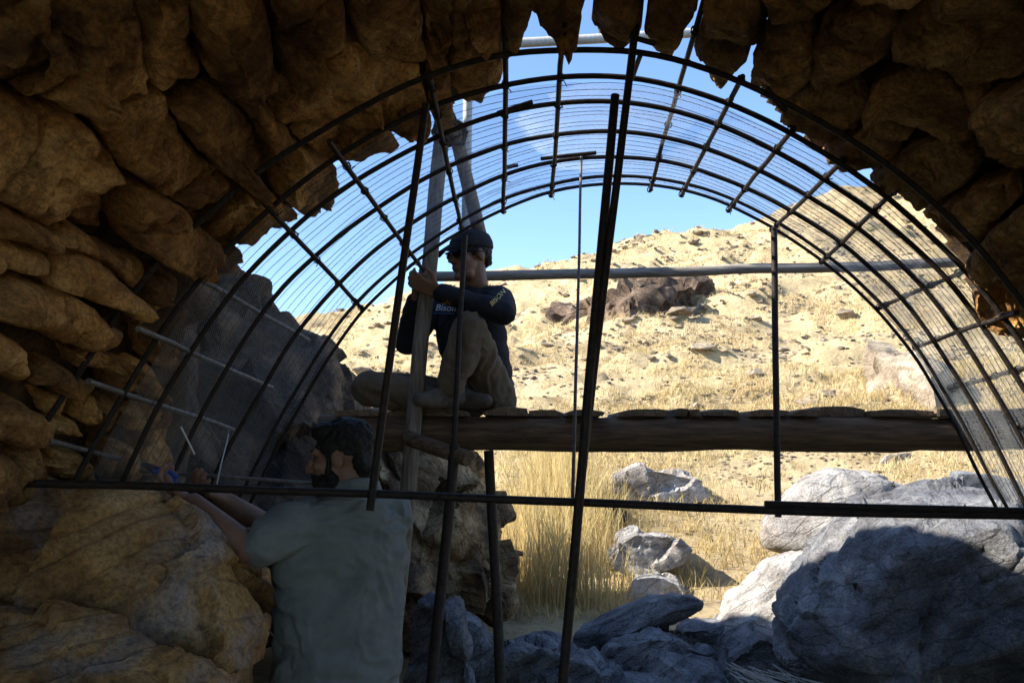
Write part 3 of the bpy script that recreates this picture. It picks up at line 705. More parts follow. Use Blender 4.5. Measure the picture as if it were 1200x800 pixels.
for a in range(len(us)):
    for y in vv_:
        p0 = spt(us[a], y); p1 = spt(us2[a], y + cv / 2); p2 = spt(us2[a], y - cv / 2)
        for q0, q1 in ((p0, p1), (p0, p2)):
            t = q1 - q0; w_ = np.array((0, 1., 0)) * .00034; h_ = np.array((-t[2], 0, t[0])); h_ = h_ / max(np.linalg.norm(h_), 1e-9) * .00034
            b0 = len(V); V += [q0 + w_, q0 - w_, q0 + h_ * 1.5, q1 + w_, q1 - w_, q1 + h_ * 1.5]
            Fc += [(b0, b0 + 1, b0 + 4, b0 + 3), (b0 + 1, b0 + 2, b0 + 5, b0 + 4), (b0 + 2, b0, b0 + 3, b0 + 5)]
        if a + 1 < len(us):
            p3 = spt(us[a + 1], y)
            for q0, q1 in ((p1, p3), (p2, p3)):
                t = q1 - q0; h_ = np.array((-t[2], 0, t[0])); h_ = h_ / max(np.linalg.norm(h_), 1e-9) * .00034; w_ = np.array((0, 1., 0)) * .00034
                b0 = len(V); V += [q0 + w_, q0 - w_, q0 + h_ * 1.5, q1 + w_, q1 - w_, q1 + h_ * 1.5]
                Fc += [(b0, b0 + 1, b0 + 4, b0 + 3), (b0 + 1, b0 + 2, b0 + 5, b0 + 4), (b0 + 2, b0, b0 + 3, b0 + 5)]
V = np.array(V); V += np.stack([fbm(V * 6 + k * 9, 2, 800 + k) for k in range(3)], 1) * .006
tag(link('expanded_mesh', mesh_from('expanded_mesh', V, Fc, False), M['lath'], lath), kind='stuff')

# ------------------------------------------------------------------ rods and poles
def rod(name, a, b, r, mat, label, cat, seed=0, amp=.006, to_ground=False, n=14, r2=None, sides=10, up=0.0):
    A, B = P(*a), P(*b)
    if to_ground:
        d = (B - A).normalized(); z = terr(B.x, B.y) - .03
        B = B + d * ((z - B.z) / d.z)
    if up: A = A + (A - B).normalized() * up
    rs = [r + ((r2 or r) - r) * i / (n - 1) for i in range(n)]
    V, Fc = tube_data(wob(lerp_pts(A, B, n), amp, 600 + seed, 1.6), rs, sides); me = mesh_from(name, V, Fc, True, 50)
    o = link(name, me, M[mat]); return tag(o, label, cat)
rod('steel_rod', (498, 122, 2.16), (433, 598, 2.11), .0105, 'steel', 'dark leaning rebar rod ending at the shirted back of the standing man', 'rod', 1, .004)
rod('steel_rod', (545, 276, 3.36), (531, 535, 3.28), .0115, 'steel', 'thin upright rod in front of the sitting man in a cap', 'rod', 2, .004)
rod('prop_post', (533, 520, 3.25), (506, 800, 3.15), .021, 'steel', 'thick dark prop leaning under the left end of the log, near the leaning upright', 'post', 3, .006, True)
rod('prop_post', (573, 528, 3.60), (586, 800, 3.52), .022, 'steel', 'dark post under the log standing in front of the tall straw', 'post', 4, .006, True)
rod('steel_rod', (721, 112, 2.16), (659, 800, 2.03), .0125, 'steel', 'thick dark rod of the crossing pair, running down to the stream bed', 'rod', 5, .004, True)
rod('steel_rod', (749, -12, 2.12), (679, 592, 2.10), .0110, 'steel', 'dark rod of the crossing pair that reaches up between the hanging stones', 'rod', 6, .004)
rod('steel_rod', (682, 180, D[4] + .01), (671, 590, 2.17), .0052, 'steel_grey', 'thin pale rod hanging from the hoops beside the crossing pair', 'rod', 7, .004)
rod('steel_rod', (907, 270, D[6] - .02), (913, 606, 3.34), .0135, 'steel', 'single upright rod hanging from the innermost hoop in front of the bare slope', 'rod', 8, .004)
rod('wooden_upright', (527, 60, 3.52), (468, 690, 3.40), .035, 'pole', 'grey wooden upright leaning in front of the log and the sitting man', 'pole', 9, .015, True, 26, .032)
rod('scaffold_pole', (549, 60, 3.95), (544, 492, 3.98), .024, 'pipe', 'pale straight scaffold pole rising behind the sitting man', 'pole', 10, .004)
rod('wooden_brace', (531, 148, 3.46), (566, 290, 3.80), .030, 'pole', 'short forked wooden brace lashed to the leaning upright above the cap', 'pole', 11, .012, r2=.034)
rod('scaffold_pole', (500, 325, 3.98), (1300, 303, 3.98), .026, 'poleh', 'grey level pole crossing in front of the hillside at shoulder height of the sitting man', 'pole', 12, .007, n=30)
rod('scaffold_pole', (540, 55, 3.9), (960, 29, 3.9), .024, 'pipe', 'pale level pole high up, crossing behind the hanging stones', 'pole', 13, .006, n=20)
rod('scaffold_pole', (1268, 60, 4.03), (1262, 560, 4.03), .026, 'pole', 'pale scaffold pole at the far right end of the level pole', 'pole', 14, .004, True)
lash = thing('lashing', P(529, 152, 3.46), 'black binding round the head of the leaning wooden upright', 'binding')
for k in range(5): knot('wrap', P(529 + (k - 2) * 3, 150 + k * 2, 3.48 + .02 * (k % 2)), .05 - .004 * (k % 3), lash, 90 + k)
knot('wrap', P(512, 156, 3.45), .022, lash, 99)
tag(tube('short_pole', wob(lerp_pts(P(478, 512, 3.40), P(549, 537, 3.22), 10), .004, 3), .032, M['log'], None, 12), 'short cut pole end poking out below the log beside the leaning upright', 'pole')
# log beam
def logmesh(a, b, r0, r1, seed, n=70, sides=22):
    A, B = Vector(a), Vector(b)
    V, Fc = tube_data(wob(lerp_pts(A, B, n), .012, seed, .8), [r0 + (r1 - r0) * i / (n - 1) for i in range(n)], sides)
    V = np.array([tuple(v) for v in V]); q = V.copy(); q[:, 0] *= .35
    ax = (B - A).normalized(); c = np.array(A) + ((V - np.array(A)) @ np.array(ax))[:, None] * np.array(ax); d = V - c; d /= np.linalg.norm(d, axis=1)[:, None]
    V = V + d * (fbm(q * 9, 4, seed) * .007)[:, None]
    return mesh_from('log', V, Fc, True, 50)
LY = 3.56
tag(link('log_beam', logmesh(P(378, 507, LY), P(1360, 508, LY), .078, .072, 31), M['log']), 'long thick brown log laid level across the opening as a work platform', 'log')
tag(link('log_beam', logmesh(P(395, 511, LY + .42), P(1340, 511, LY + .42), .062, .062, 32), M['log']), 'thinner log behind the thick log, carrying the far ends of the boards', 'log')
lz = CZ + ray(600, 507)[1] * LY + .076
boards = [(396,447),(450,497),(500,548),(567,618),(622,660),(663,706),(724,781),(789,805),(807,820),(822,864),(877,921),(925,957),(960,1016),(1018,1090),(1092,1122),(1124,1165),(1170,1240)]
for k, (a, b) in enumerate(boards):
    r = random.Random(k + 3); x0, x1 = (a - 600) / 945 * (LY - .05), (b - 600) / 945 * (LY - .05); t = r.uniform(.022, .04); pts = []
    ya, yb = LY - r.uniform(.03, .10), LY + .50 + r.uniform(-.05, .05)
    for x in (x0, (x0 * 2 + x1) / 3, (x0 + 2 * x1) / 3, x1):
        for y in (ya + r.uniform(0, .03), yb):
            for z in (0, t * (r.uniform(.55, 1.0) if x in (x0, x1) else 1)):
                pts.append((x + r.uniform(-.008, .008) + (y - LY) * .02, y, lz - .004 + z))
    o = link('board', hull_mesh(pts, .035, 700 + k, .004, 0, freq=9), M['board']); tag(o, 'rough dark board end lying across the top of the log', 'board', 'boards laid across the log')

# ------------------------------------------------------------------ small things: cord, bundle of wires, pliers
tag(tube('cord', wob([P(270, 503, D[6] - .25), P(266, 520, 2.8), P(259, 545, 2.6), P(253, 572, 2.45)], .004, 4), .0022, M['cord'], None, 5), 'white cord hanging from the grey bar of the cage', 'cord')
tag(tube('cord', wob([P(212, 500, 2.5), P(216, 508, 2.5), P(222, 520, 2.5), P(228, 532, 2.5)], .003, 8), .0028, M['cord'], None, 5), 'pale frayed strip tied to the mesh on the left', 'cord')
tag(tube('rope', wob(lerp_pts(P(276, 685, 2.3), P(322, 745, 2.35), 8), .004, 9), .0022, M['board'], None, 6), 'thin tan rope over the edge of the ochre ledge', 'rope')
bund = thing('wire_bundle', P(900, 805, 5.0), 'bundle of pale straight wires fanned out on the stream bed', 'wire bundle')
rr = random.Random(4)
for k in range(34):
    a = P(rr.uniform(870, 990), rr.uniform(788, 806), rr.uniform(4.75, 5.1)); an = rr.uniform(-.35, .5) + math.pi * .25
    L_ = rr.uniform(.3, .55); dv = Vector((-math.cos(an), .35, math.sin(an) * .22)) * L_
    tube('wire', wob([a - dv * .5, a - dv * .1, a + dv * .5], .006, k), .0028, M['lath'], bund, 4)

# ------------------------------------------------------------------ people
M['skin'] = simple('tanned_skin', (.20, .105, .065), (.29, .16, .105), 9, .55, .15, (1, 1, 1), 0, 0, .004)
M['skin_dark'] = simple('deep_tan_skin', (.17, .085, .05), (.25, .13, .08), 9, .5, .15, (1, 1, 1), 0, 0, .004)
M['hair'] = simple('black_hair', (.008, .007, .006), (.022, .018, .015), 90, .6, .9, (1, 1, 1), 0, 0, .006)
M['shirt_grey'] = simple('grey_green_shirt', (.15, .165, .155), (.20, .215, .20), 14, .95, .3, (1, 1, 1), 0, 0, .006)
M['shirt_black'] = simple('black_sweatshirt', (.012, .012, .016), (.024, .024, .03), 16, .9, .3, (1, 1, 1), 0, 0, .006)
M['khaki'] = simple('khaki_trousers', (.105, .077, .05), (.155, .115, .075), 12, .95, .35, (1, 1, 1), 0, 0, .006)
M['jeans'] = simple('dark_trousers', (.015, .016, .022), (.03, .032, .04), 14, .95, .3)
M['shoe'] = simple('dusty_shoe', (.06, .047, .038), (.13, .105, .08), 20, .85, .3)
M['cap'] = simple('black_cap', (.012, .011, .011), (.022, .02, .02), 30, .85, .25)
M['lens'] = simple('dark_lens', (.004, .004, .005), (.007, .007, .008), 5, .12, 0)
M['eye'] = simple('eye', (.02, .014, .01), (.12, .11, .10), 3, .3, 0)
M['blue'] = simple('blue_grip', (.03, .07, .28), (.06, .12, .40), 20, .4, .1)
M['print_white'] = simple('print_white', (.55, .55, .58), (.65, .65, .68), 30, .8, 0)
M['print_orange'] = simple('print_orange', (.55, .20, .03), (.7, .3, .05), 40, .8, 0)
M['print_gold'] = simple('print_gold', (.65, .48, .16), (.8, .62, .25), 40, .8, 0)
M['print_blue'] = simple('print_blue', (.08, .12, .3), (.12, .18, .4), 40, .8, 0)

def b_ell(bm, c, r, rot=None, seg=20):
    m = Matrix.Translation(Vector(c)) @ (rot.to_4x4() if rot is not None else Matrix.Identity(4)) @ Matrix.Diagonal((*r, 1))
    bmesh.ops.create_uvsphere(bm, u_segments=seg, v_segments=seg // 2 + 2, radius=1, matrix=m)
def b_cap(bm, p0, r0, p1, r1, seg=16):
    p0, p1 = Vector(p0), Vector(p1); ax = p1 - p0; L_ = ax.length
    if L_ < 1e-6: return
    q = Vector((0, 0, 1)).rotation_difference(ax / L_); prev = None; rings = []
    for i in range(6): a = -math.pi / 2 + i / 5 * math.pi / 2; rings.append((r0 * math.sin(a), max(r0 * math.cos(a), 1e-5)))
    for i in range(1, 6): rings.append((L_ * i / 6, r0 + (r1 - r0) * i / 6))
    for i in range(6): a = i / 5 * math.pi / 2; rings.append((L_ + r1 * math.sin(a), max(r1 * math.cos(a), 1e-5)))
    for k, (z, r_) in enumerate(rings):
        cur = [bm.verts.new(p0 + q @ Vector((r_ * math.cos(2 * math.pi * j / seg), r_ * math.sin(2 * math.pi * j / seg), z))) for j in range(seg)]
        if prev:
            for j in range(seg): bm.faces.new((prev[j], prev[(j + 1) % seg], cur[(j + 1) % seg], cur[j]))
        else: bm.faces.new(cur[::-1])
        prev = cur
    bm.faces.new(prev)
def b_chain(bm, pts, rs):
    for i in range(len(pts) - 1): b_cap(bm, pts[i], rs[i], pts[i + 1], rs[i + 1])
def b_loft(bm, rings, seg=28):
    """rings: (centre, lateral half vector, depth half vector)"""
    prev = None
    for k, (c, a, b) in enumerate(rings):
        c, a, b = Vector(c), Vector(a), Vector(b)
        cur = []
        for j in range(seg):
            t = 2 * math.pi * j / seg; ct, st = math.cos(t), math.sin(t)
            cur.append(bm.verts.new(c + a * math.copysign(abs(ct) ** .85, ct) + b * math.copysign(abs(st) ** .85, st)))
        if prev:
            for j in range(seg): bm.faces.new((prev[j], prev[(j + 1) % seg], cur[(j + 1) % seg], cur[j]))
        else: bm.faces.new(cur[::-1])
        prev = cur
    bm.faces.new(prev)
def remeshed(bm, voxel, iters=4, fold=0.0, ff=(9, 9, 9), seed=0, cut=None):
    bmesh.ops.recalc_face_normals(bm, faces=bm.faces[:])
    me = bpy.data.meshes.new('t'); bm.to_mesh(me); bm.free()
    o = bpy.data.objects.new('t', me); COL.objects.link(o)
    m = o.modifiers.new('r', 'REMESH'); m.mode = 'VOXEL'; m.voxel_size = voxel; m.adaptivity = 0
    if iters:
        s = o.modifiers.new('s', 'SMOOTH'); s.iterations = iters; s.factor = .5
    dg = bpy.context.evaluated_depsgraph_get(); dg.update()
    r_ = bpy.data.meshes.new_from_object(o.evaluated_get(dg)); bpy.data.objects.remove(o); bpy.data.meshes.remove(me)
    if fold:
        v = np.empty(len(r_.vertices) * 3); r_.vertices.foreach_get('co', v); v = v.reshape(-1, 3); n = vnormals(r_)
        f1 = fbm(v * np.array(ff) + np.stack([fbm(v * 4 + 3 * k, 2, seed + 40 + k) for k in range(3)], 1) * 1.1, 3, seed); rid = 1 - np.abs(f1) * 2.2
        v = v + n * (fold * (np.clip(rid, -1, 1) * .8 + .5 * fbm(v * 5, 2, seed + 4)))[:, None]; r_.vertices.foreach_set('co', v.ravel()); r_.update()
    shade(r_, True)
    return r_
def frame(fwd, up=(0, 0, 1)):
    f = Vector(fwd).normalized(); x = f.cross(Vector(up)).normalized(); z = x.cross(f)
    return Matrix((x, f, z)).transposed()          # columns: right, forward, up
def head_parts(bm, C, R):
    g = lambda x, y, z: Vector(C) + R @ Vector((x, y, z))
    b_ell(bm, g(0, -.012, .035), (.074, .094, .086), R); b_ell(bm, g(0, .028, -.028), (.058, .066, .075), R)
    b_cap(bm, g(-.03, .035, -.082), .026, g(.03, .035, -.082), .026); b_ell(bm, g(0, .07, -.092), (.024, .022, .020), R)
    b_cap(bm, g(0, .092, .022), .008, g(0, .112, -.022), .0135); b_ell(bm, g(-.012, .098, -.026), (.009, .011, .008), R); b_ell(bm, g(.012, .098, -.026), (.009, .011, .008), R)
    b_cap(bm, g(-.045, .074, .030), .011, g(.045, .074, .030), .011)
    for s in (-1, 1):
        b_ell(bm, g(s * .044, .062, -.012), (.020, .022, .018), R)
        b_ell(bm, g(s * .077, -.008, .002), (.009, .020, .031), R @ Matrix.Rotation(-.2, 3, 'X'))
    b_ell(bm, g(0, .089, -.050), (.024, .011, .0065), R); b_ell(bm, g(0, .087, -.062), (.021, .011, .0075), R)
    b_cap(bm, g(0, -.018, -.05), .056, g(0, -.030, -.125), .052)
def hand_parts(bm, wrist, d, pn, curl, side, spread=.12):
    """d: direction of the hand, pn: palm normal (fingers curl towards it), side: +1/-1 thumb side"""
    d = Vector(d).normalized(); pn = (Vector(pn) - d * Vector(pn).dot(d)).normalized(); lat = d.cross(pn) * side
    w = Vector(wrist)
    for t in (-.026, -.009, .009, .026): b_cap(bm, w + lat * t * .7 + d * .005, .016, w + d * .085 + lat * t, .012, 10)
    for t, L_, r_ in ((.031, .072, .0088), (.0105, .082, .0092), (-.0105, .076, .0088), (-.030, .060, .0078)):
        p = w + d * .088 + lat * t; dr = (d + lat * t * spread * 8).normalized(); c = 0
        for k, fr in enumerate((.45, .32, .23)):
            c = curl * (.55, .95, .8)[k]; dr = (dr * math.cos(c) + pn * math.sin(c)).normalized() if k == 0 else (Matrix.Rotation(c, 3, dr.cross(pn).normalized() if dr.cross(pn).length > 1e-3 else lat) @ dr)
            q = p + dr * L_ * fr; b_cap(bm, p, r_, q, r_ * .92, 10); p = q
    p = w + d * .028 + lat * .030; t1 = p + (d * .6 + lat * .7 + pn * .35).normalized() * .042; t2 = t1 + (d * .85 + lat * .15 + pn * .5).normalized() * .032
    b_cap(bm, p, .014, t1, .0115, 10); b_cap(bm, t1, .0115, t2, .009, 10)
def hair_mesh(bm, seed, vox=.004, amp=.0042):
    me = remeshed(bm, vox, 2); v = np.empty(len(me.vertices) * 3); me.vertices.foreach_get('co', v); v = v.reshape(-1, 3)
    v = v + vnormals(me) * (amp * fbm(v * 55, 4, seed))[:, None]; me.vertices.foreach_set('co', v.ravel()); me.update(); return me
def pm(px, py, y): return P(px, py, y)

# ---- man standing at the left foot of the cage, back towards us
ZG = terr(-.55, 2.62)
m1 = thing('person', (-.55, 2.62, ZG), 'bearded man in a grey short-sleeved shirt, standing and wiring the foot of the cage', 'person')
fw = Vector((-.5, .87, 0)).normalized(); lt = Vector((-.87, -.5, 0))          # facing, his left
cen = lambda px, py: P(px, py, 2.62)
nk, ch, wa, hp = cen(414, 590), cen(402, 655), cen(394, 745), cen(394, 830)
sl, sr = P(346, 615, 2.50), P(458, 606, 2.74)
el, wr_ = P(288, 642, 2.40), P(226, 588, 2.42)
er, wrr = P(330, 628, 2.86), P(258, 582, 2.72)
HC, HR = P(401, 538, 2.60), frame((-1, .10, -.12))
bm = bmesh.new(); head_parts(bm, HC, HR)
b_loft(bm, [(nk, lt * .045, fw * .045), (ch, lt * .13, fw * .07), (wa, lt * .13, fw * .085), (hp, lt * .13, fw * .09)])
b_chain(bm, [HC + HR @ Vector((0, -.03, -.12)), nk], [.056, .048])
b_chain(bm, [sl, P(300, 640, 2.41), el, (el + wr_) / 2 + Vector((0, 0, -.004)), wr_], [.038, .041, .045, .041, .028])
b_chain(bm, [sr, er, (er + wrr) / 2, wrr], [.05, .045, .038, .027])
hand_parts(bm, wr_, (P(200, 572, 2.44) - wr_), (.3, .2, 1), .75, -1); hand_parts(bm, wrr, (P(222, 568, 2.58) - wrr), (.2, -.4, .9), .7, 1)
link('body', remeshed(bm, .0052, 3), M['skin'], m1)
bm = bmesh.new(); g = lambda x, y, z: HC + HR @ Vector((x, y, z))
b_ell(bm, g(0, -.020, .050), (.080, .098, .082), HR); b_ell(bm, g(0, .030, .092), (.066, .060, .036), HR); b_ell(bm, g(0, -.070, -.01), (.066, .040, .06), HR)
for s in (-1, 1): b_ell(bm, g(s * .068, .012, .04), (.014, .035, .035), HR); b_cap(bm, g(s * .070, .016, .02), .010, g(s * .064, .030, -.04), .010)
link('hair', hair_mesh(bm, 5), M['hair'], m1)
bm = bmesh.new(); b_cap(bm, g(-.062, .02, -.045), .014, g(-.035, .055, -.088), .021); b_cap(bm, g(.062, .02, -.045), .014, g(.035, .055, -.088), .021)
b_cap(bm, g(-.035, .055, -.088), .021, g(0, .082, -.098), .020); b_cap(bm, g(.035, .055, -.088), .021, g(0, .082, -.098), .020); b_cap(bm, g(-.03, .088, -.043), .006, g(.03, .088, -.043), .006)
b_ell(bm, g(0, .066, -.10), (.040, .036, .032), HR)
for s in (-1, 1): b_ell(bm, g(s * .045, .035, -.065), (.020, .042, .036), HR); b_ell(bm, g(s * .03, .072, -.062), (.022, .020, .026), HR)
link('beard', hair_mesh(bm, 6, .004, .004), M['hair'], m1)
for s in (-1, 1):
    bm = bmesh.new(); b_ell(bm, g(s * .031, .083, .012), (.009, .0085, .005), HR); me = bpy.data.meshes.new('eye'); bm.to_mesh(me); bm.free(); shade(me); link('eye', me, M['eye'], m1)
    bm = bmesh.new(); b_cap(bm, g(s * .015, .092, .034), .005, g(s * .05, .078, .036), .004); me = bpy.data.meshes.new('brow'); bm.to_mesh(me); bm.free(); shade(me); link('eyebrow', me, M['hair'], m1)
bm = bmesh.new()
b_loft(bm, [(nk + Vector((0, 0, .055)), lt * .070, fw * .074), (nk + Vector((0, 0, .0)), lt * .105, fw * .098), (cen(408, 622), lt * .185, fw * .118), (ch, lt * .205, fw * .128), (cen(399, 700), lt * .198, fw * .132), (wa, lt * .192, fw * .132), (cen(394, 792), lt * .196, fw * .138), (cen(394, 812), lt * .200, fw * .142)])
b_cap(bm, nk + Vector((0, 0, -.045)), .088, sl, .074); b_cap(bm, nk + Vector((0, 0, -.045)), .088, sr, .074)
b_chain(bm, [sl, P(326, 626, 2.45), P(307, 637, 2.42)], [.076, .069, .063]); b_chain(bm, [sr, sr.lerp(er, .45), sr.lerp(er, .62)], [.072, .064, .056])
sh = link('shirt', remeshed(bm, .006, 5, .014, (4.0, 4.0, 9), 31), M['shirt_grey'], m1)
bm = bmesh.new(); pts = [nk + Vector((0, 0, .055)) + lt * math.cos(a) * .072 + fw * math.sin(a) * .072 + Vector((0, 0, -.020 * math.sin(a))) for a in np.linspace(0, 2 * math.pi, 17)]
b_chain(bm, pts, [.013] * 17); b_chain(bm, [p + Vector((0, 0, -.018)) + (p - nk).normalized() * .006 for p in pts], [.012] * 17)
link('collar', remeshed(bm, .006, 3), M['shirt_grey'], sh)
bm = bmesh.new(); ax_ = (P(303, 640, 2.415) - P(326, 626, 2.45)).normalized(); o_ = ax_.orthogonal().normalized(); o2 = ax_.cross(o_); c_ = P(302, 640, 2.413)
b_chain(bm, [c_ + (o_ * math.cos(a) + o2 * math.sin(a)) * .060 for a in np.linspace(0, 2 * math.pi, 15)], [.006] * 15); link('sleeve_hem', remeshed(bm, .005, 2), M['shirt_grey'], sh)
bm = bmesh.new(); kn = [Vector((hp.x, 2.62, .52)) + lt * s * .11 + fw * .03 for s in (-1, 1)]; an = [Vector((hp.x, 2.62, ZG + .10)) + lt * s * .12 for s in (-1, 1)]
b_loft(bm, [(cen(394, 785), lt * .175, fw * .115), (hp, lt * .18, fw * .12), (hp - Vector((0, 0, .12)), lt * .17, fw * .115)])
for i, s in enumerate((-1, 1)): b_chain(bm, [hp + lt * s * .09 - Vector((0, 0, .06)), kn[i], an[i]], [.095, .07, .058])
link('trousers', remeshed(bm, .012, 4, .005, (6, 6, 14), 3), M['jeans'], m1)
for i in range(2):
    bm = bmesh.new(); b_cap(bm, an[i] + Vector((0, 0, -.055)) - fw * .03, .043, an[i] + Vector((0, 0, -.065)) + fw * .13, .036); link('shoe', remeshed(bm, .008, 3), M['shoe'], m1)
# pliers in his hand
pl = thing('pliers', P(186, 552, 2.45), 'pliers with blue grips held at the foot of the mesh', 'pliers')
tube('grip', [P(206, 566, 2.44), P(192, 556, 2.44), P(180, 551, 2.44)], [.008, .0085, .007], M['blue'], pl); tube('grip', [P(208, 560, 2.46), P(194, 549, 2.46), P(181, 549, 2.46)], [.008, .0085, .007], M['blue'], pl)
tube('jaw', [P(182, 550, 2.445), P(174, 546, 2.45), P(166, 543, 2.45)], [.012, .010, .004], M['wire'], pl)

# ---- man sitting on the boards
m2 = thing('person', (P(560, 487, 3.76).x, 3.76, lz + .03), 'man in a black cap, sunglasses and black printed sweatshirt sitting on the log platform', 'person')
F2 = Vector((-.55, -.83, 0)).normalized(); L2 = Vector((.83, -.55, 0))
HC, HR = P(551, 302, 3.70), frame((-.78, -.62, -.06))
nk, ch, wa, hp = P(553, 342, 3.75), P(551, 385, 3.78), P(560, 430, 3.82), P(565, 462, 3.83)
sl, sr = P(584, 352, 3.70), P(513, 354, 3.84)
el, wl_ = P(590, 366, 3.47), P(513, 342, 3.42)
er, wr_ = P(477, 402, 3.68), P(487, 350, 3.50)
bm = bmesh.new(); head_parts(bm, HC, HR)
b_loft(bm, [(nk, L2 * .06, F2 * .06), (ch, L2 * .13, F2 * .08), (wa, L2 * .12, F2 * .08), (hp, L2 * .12, F2 * .08)])
b_chain(bm, [HC + HR @ Vector((0, -.03, -.12)), nk], [.055, .06])
b_chain(bm, [sl, el, wl_], [.04, .036, .026]); b_chain(bm, [sr, er, wr_], [.04, .036, .026])
hand_parts(bm, wl_, P(488, 331, 3.385) - wl_, (-.1, .8, .6), .75, -1); hand_parts(bm, wr_, P(488, 320, 3.45) - wr_, (.7, -.2, .2), .8, 1)
hipl, hipr = P(580, 466, 3.76), P(548, 470, 3.84); kl, al_ = P(550, 384, 3.42), P(524, 468, 3.44); kr, ar_ = P(434, 457, 3.56), P(524, 474, 3.52)
b_chain(bm, [hipl, kl, al_], [.06, .05, .035]); b_chain(bm, [hipr, kr, ar_], [.06, .05, .035])
link('body', remeshed(bm, .0055, 3), M['skin_dark'], m2)
g = lambda x, y, z: HC + HR @ Vector((x, y, z))
bm = bmesh.new(); b_ell(bm, g(0, -.018, .030), (.080, .098, .062), HR); b_ell(bm, g(0, -.07, -.005), (.06, .04, .045), HR); link('hair', hair_mesh(bm, 8), M['hair'], m2)
bm = bmesh.new(); b_loft(bm, [(g(0, -.010, .040), HR @ Vector((.086, 0, 0)), HR @ Vector((0, .107, 0))), (g(0, -.010, .075), HR @ Vector((.084, 0, 0)), HR @ Vector((0, .104, 0))), (g(0, -.014, .108), HR @ Vector((.070, 0, 0)), HR @ Vector((0, .086, 0))), (g(0, -.016, .128), HR @ Vector((.044, 0, 0)), HR @ Vector((0, .052, 0))), (g(0, -.016, .135), HR @ Vector((.012, 0, 0)), HR @ Vector((0, .014, 0)))])
cp = link('cap', remeshed(bm, .006, 4), M['cap'], m2)
bm = bmesh.new(); V0 = []
for i in range(9):
    a = (i / 8 - .5) * 2.2
    for j in range(5):
        t = j / 4; x = math.sin(a) * (.080 - .004 * t); y = .050 + math.cos(a) * .045 + t * .082 * math.cos(a * .75); z = .064 - .050 * t - .014 * (a / 1.1) ** 2
        V0.append(bm.verts.new(g(x, y, z)))
for i in range(8):
    for j in range(4): bm.faces.new((V0[i * 5 + j], V0[(i + 1) * 5 + j], V0[(i + 1) * 5 + j + 1], V0[i * 5 + j + 1]))
bmesh.ops.solidify(bm, geom=bm.faces[:], thickness=.006); me = bpy.data.meshes.new('brim'); bm.to_mesh(me); bm.free(); shade(me, True, 50); link('brim', me, M['cap'], cp)
bm = bmesh.new(); b_ell(bm, g(0, -.016, .138), (.008, .008, .005), HR); me = bpy.data.meshes.new('button'); bm.to_mesh(me); bm.free(); shade(me); link('button', me, M['cap'], cp)
gl = link('sunglasses', (lambda: (lambda b: (b_cap(b, g(-.06, .098, .022), .0035, g(.06, .098, .022), .0035), b_cap(b, g(-.068, .088, .020), .003, g(-.084, -.015, .016), .003), b_cap(b, g(.068, .088, .020), .003, g(.084, -.015, .016), .003), remeshed(b, .0018, 1))[-1])(bmesh.new()))(), M['lens'], m2)
for s in (-1, 1):
    bm = bmesh.new(); b_ell(bm, g(s * .036, .097, .008), (.028, .007, .018), HR @ Matrix.Rotation(-s * .28, 3, 'Z')); me = bpy.data.meshes.new('lens'); bm.to_mesh(me); bm.free(); shade(me); link('lens', me, M['lens'], gl)
bm = bmesh.new()
b_loft(bm, [(nk + Vector((0, 0, .020)), L2 * .064, F2 * .064), (nk + Vector((0, 0, -.03)), L2 * .11, F2 * .085), (P(550, 362, 3.76), L2 * .170, F2 * .115), (ch, L2 * .178, F2 * .122), (P(555, 410, 3.80), L2 * .172, F2 * .125), (wa, L2 * .168, F2 * .128), (P(563, 452, 3.83), L2 * .168, F2 * .128)])
b_cap(bm, nk + Vector((0, 0, -.045)), .07, sl, .068); b_cap(bm, nk + Vector((0, 0, -.045)), .07, sr, .068)
b_chain(bm, [sl, el, el.lerp(wl_, .5), wl_.lerp(el, .06)], [.068, .056, .048, .038]); b_chain(bm, [sr, er, er.lerp(wr_, .5), wr_.lerp(er, .06)], [.068, .056, .048, .038])
shm = remeshed(bm, .0072, 4, .006, (8, 8, 13), 12)
n_ = len(shm.vertices); cc = np.empty(n_ * 3); shm.vertices.foreach_get('co', cc); shv = [Vector(v) for v in cc.reshape(-1, 3)]
bvh = BVHTree.FromPolygons(shv, [tuple(p.vertices) for p in shm.polygons])
sh2 = link('sweatshirt', shm, M['shirt_black'], m2)
bm = bmesh.new()
b_loft(bm, [(P(562, 448, 3.82), L2 * .150, F2 * .115), (P(565, 466, 3.83), L2 * .165, F2 * .125), (P(565, 480, 3.83), L2 * .160, F2 * .12)])
b_chain(bm, [hipl, hipl.lerp(kl, .5), kl, kl.lerp(al_, .35), kl.lerp(al_, .80)], [.098, .086, .066, .072, .060])
b_chain(bm, [hipr, hipr.lerp(kr, .5), kr + Vector((0, 0, .008)), kr.lerp(ar_, .4) + Vector((0, 0, .01)), ar_], [.095, .090, .078, .074, .05])
link('trousers', remeshed(bm, .006, 4, .009, (13, 13, 8), 22), M['khaki'], m2)
sz = lz + .03
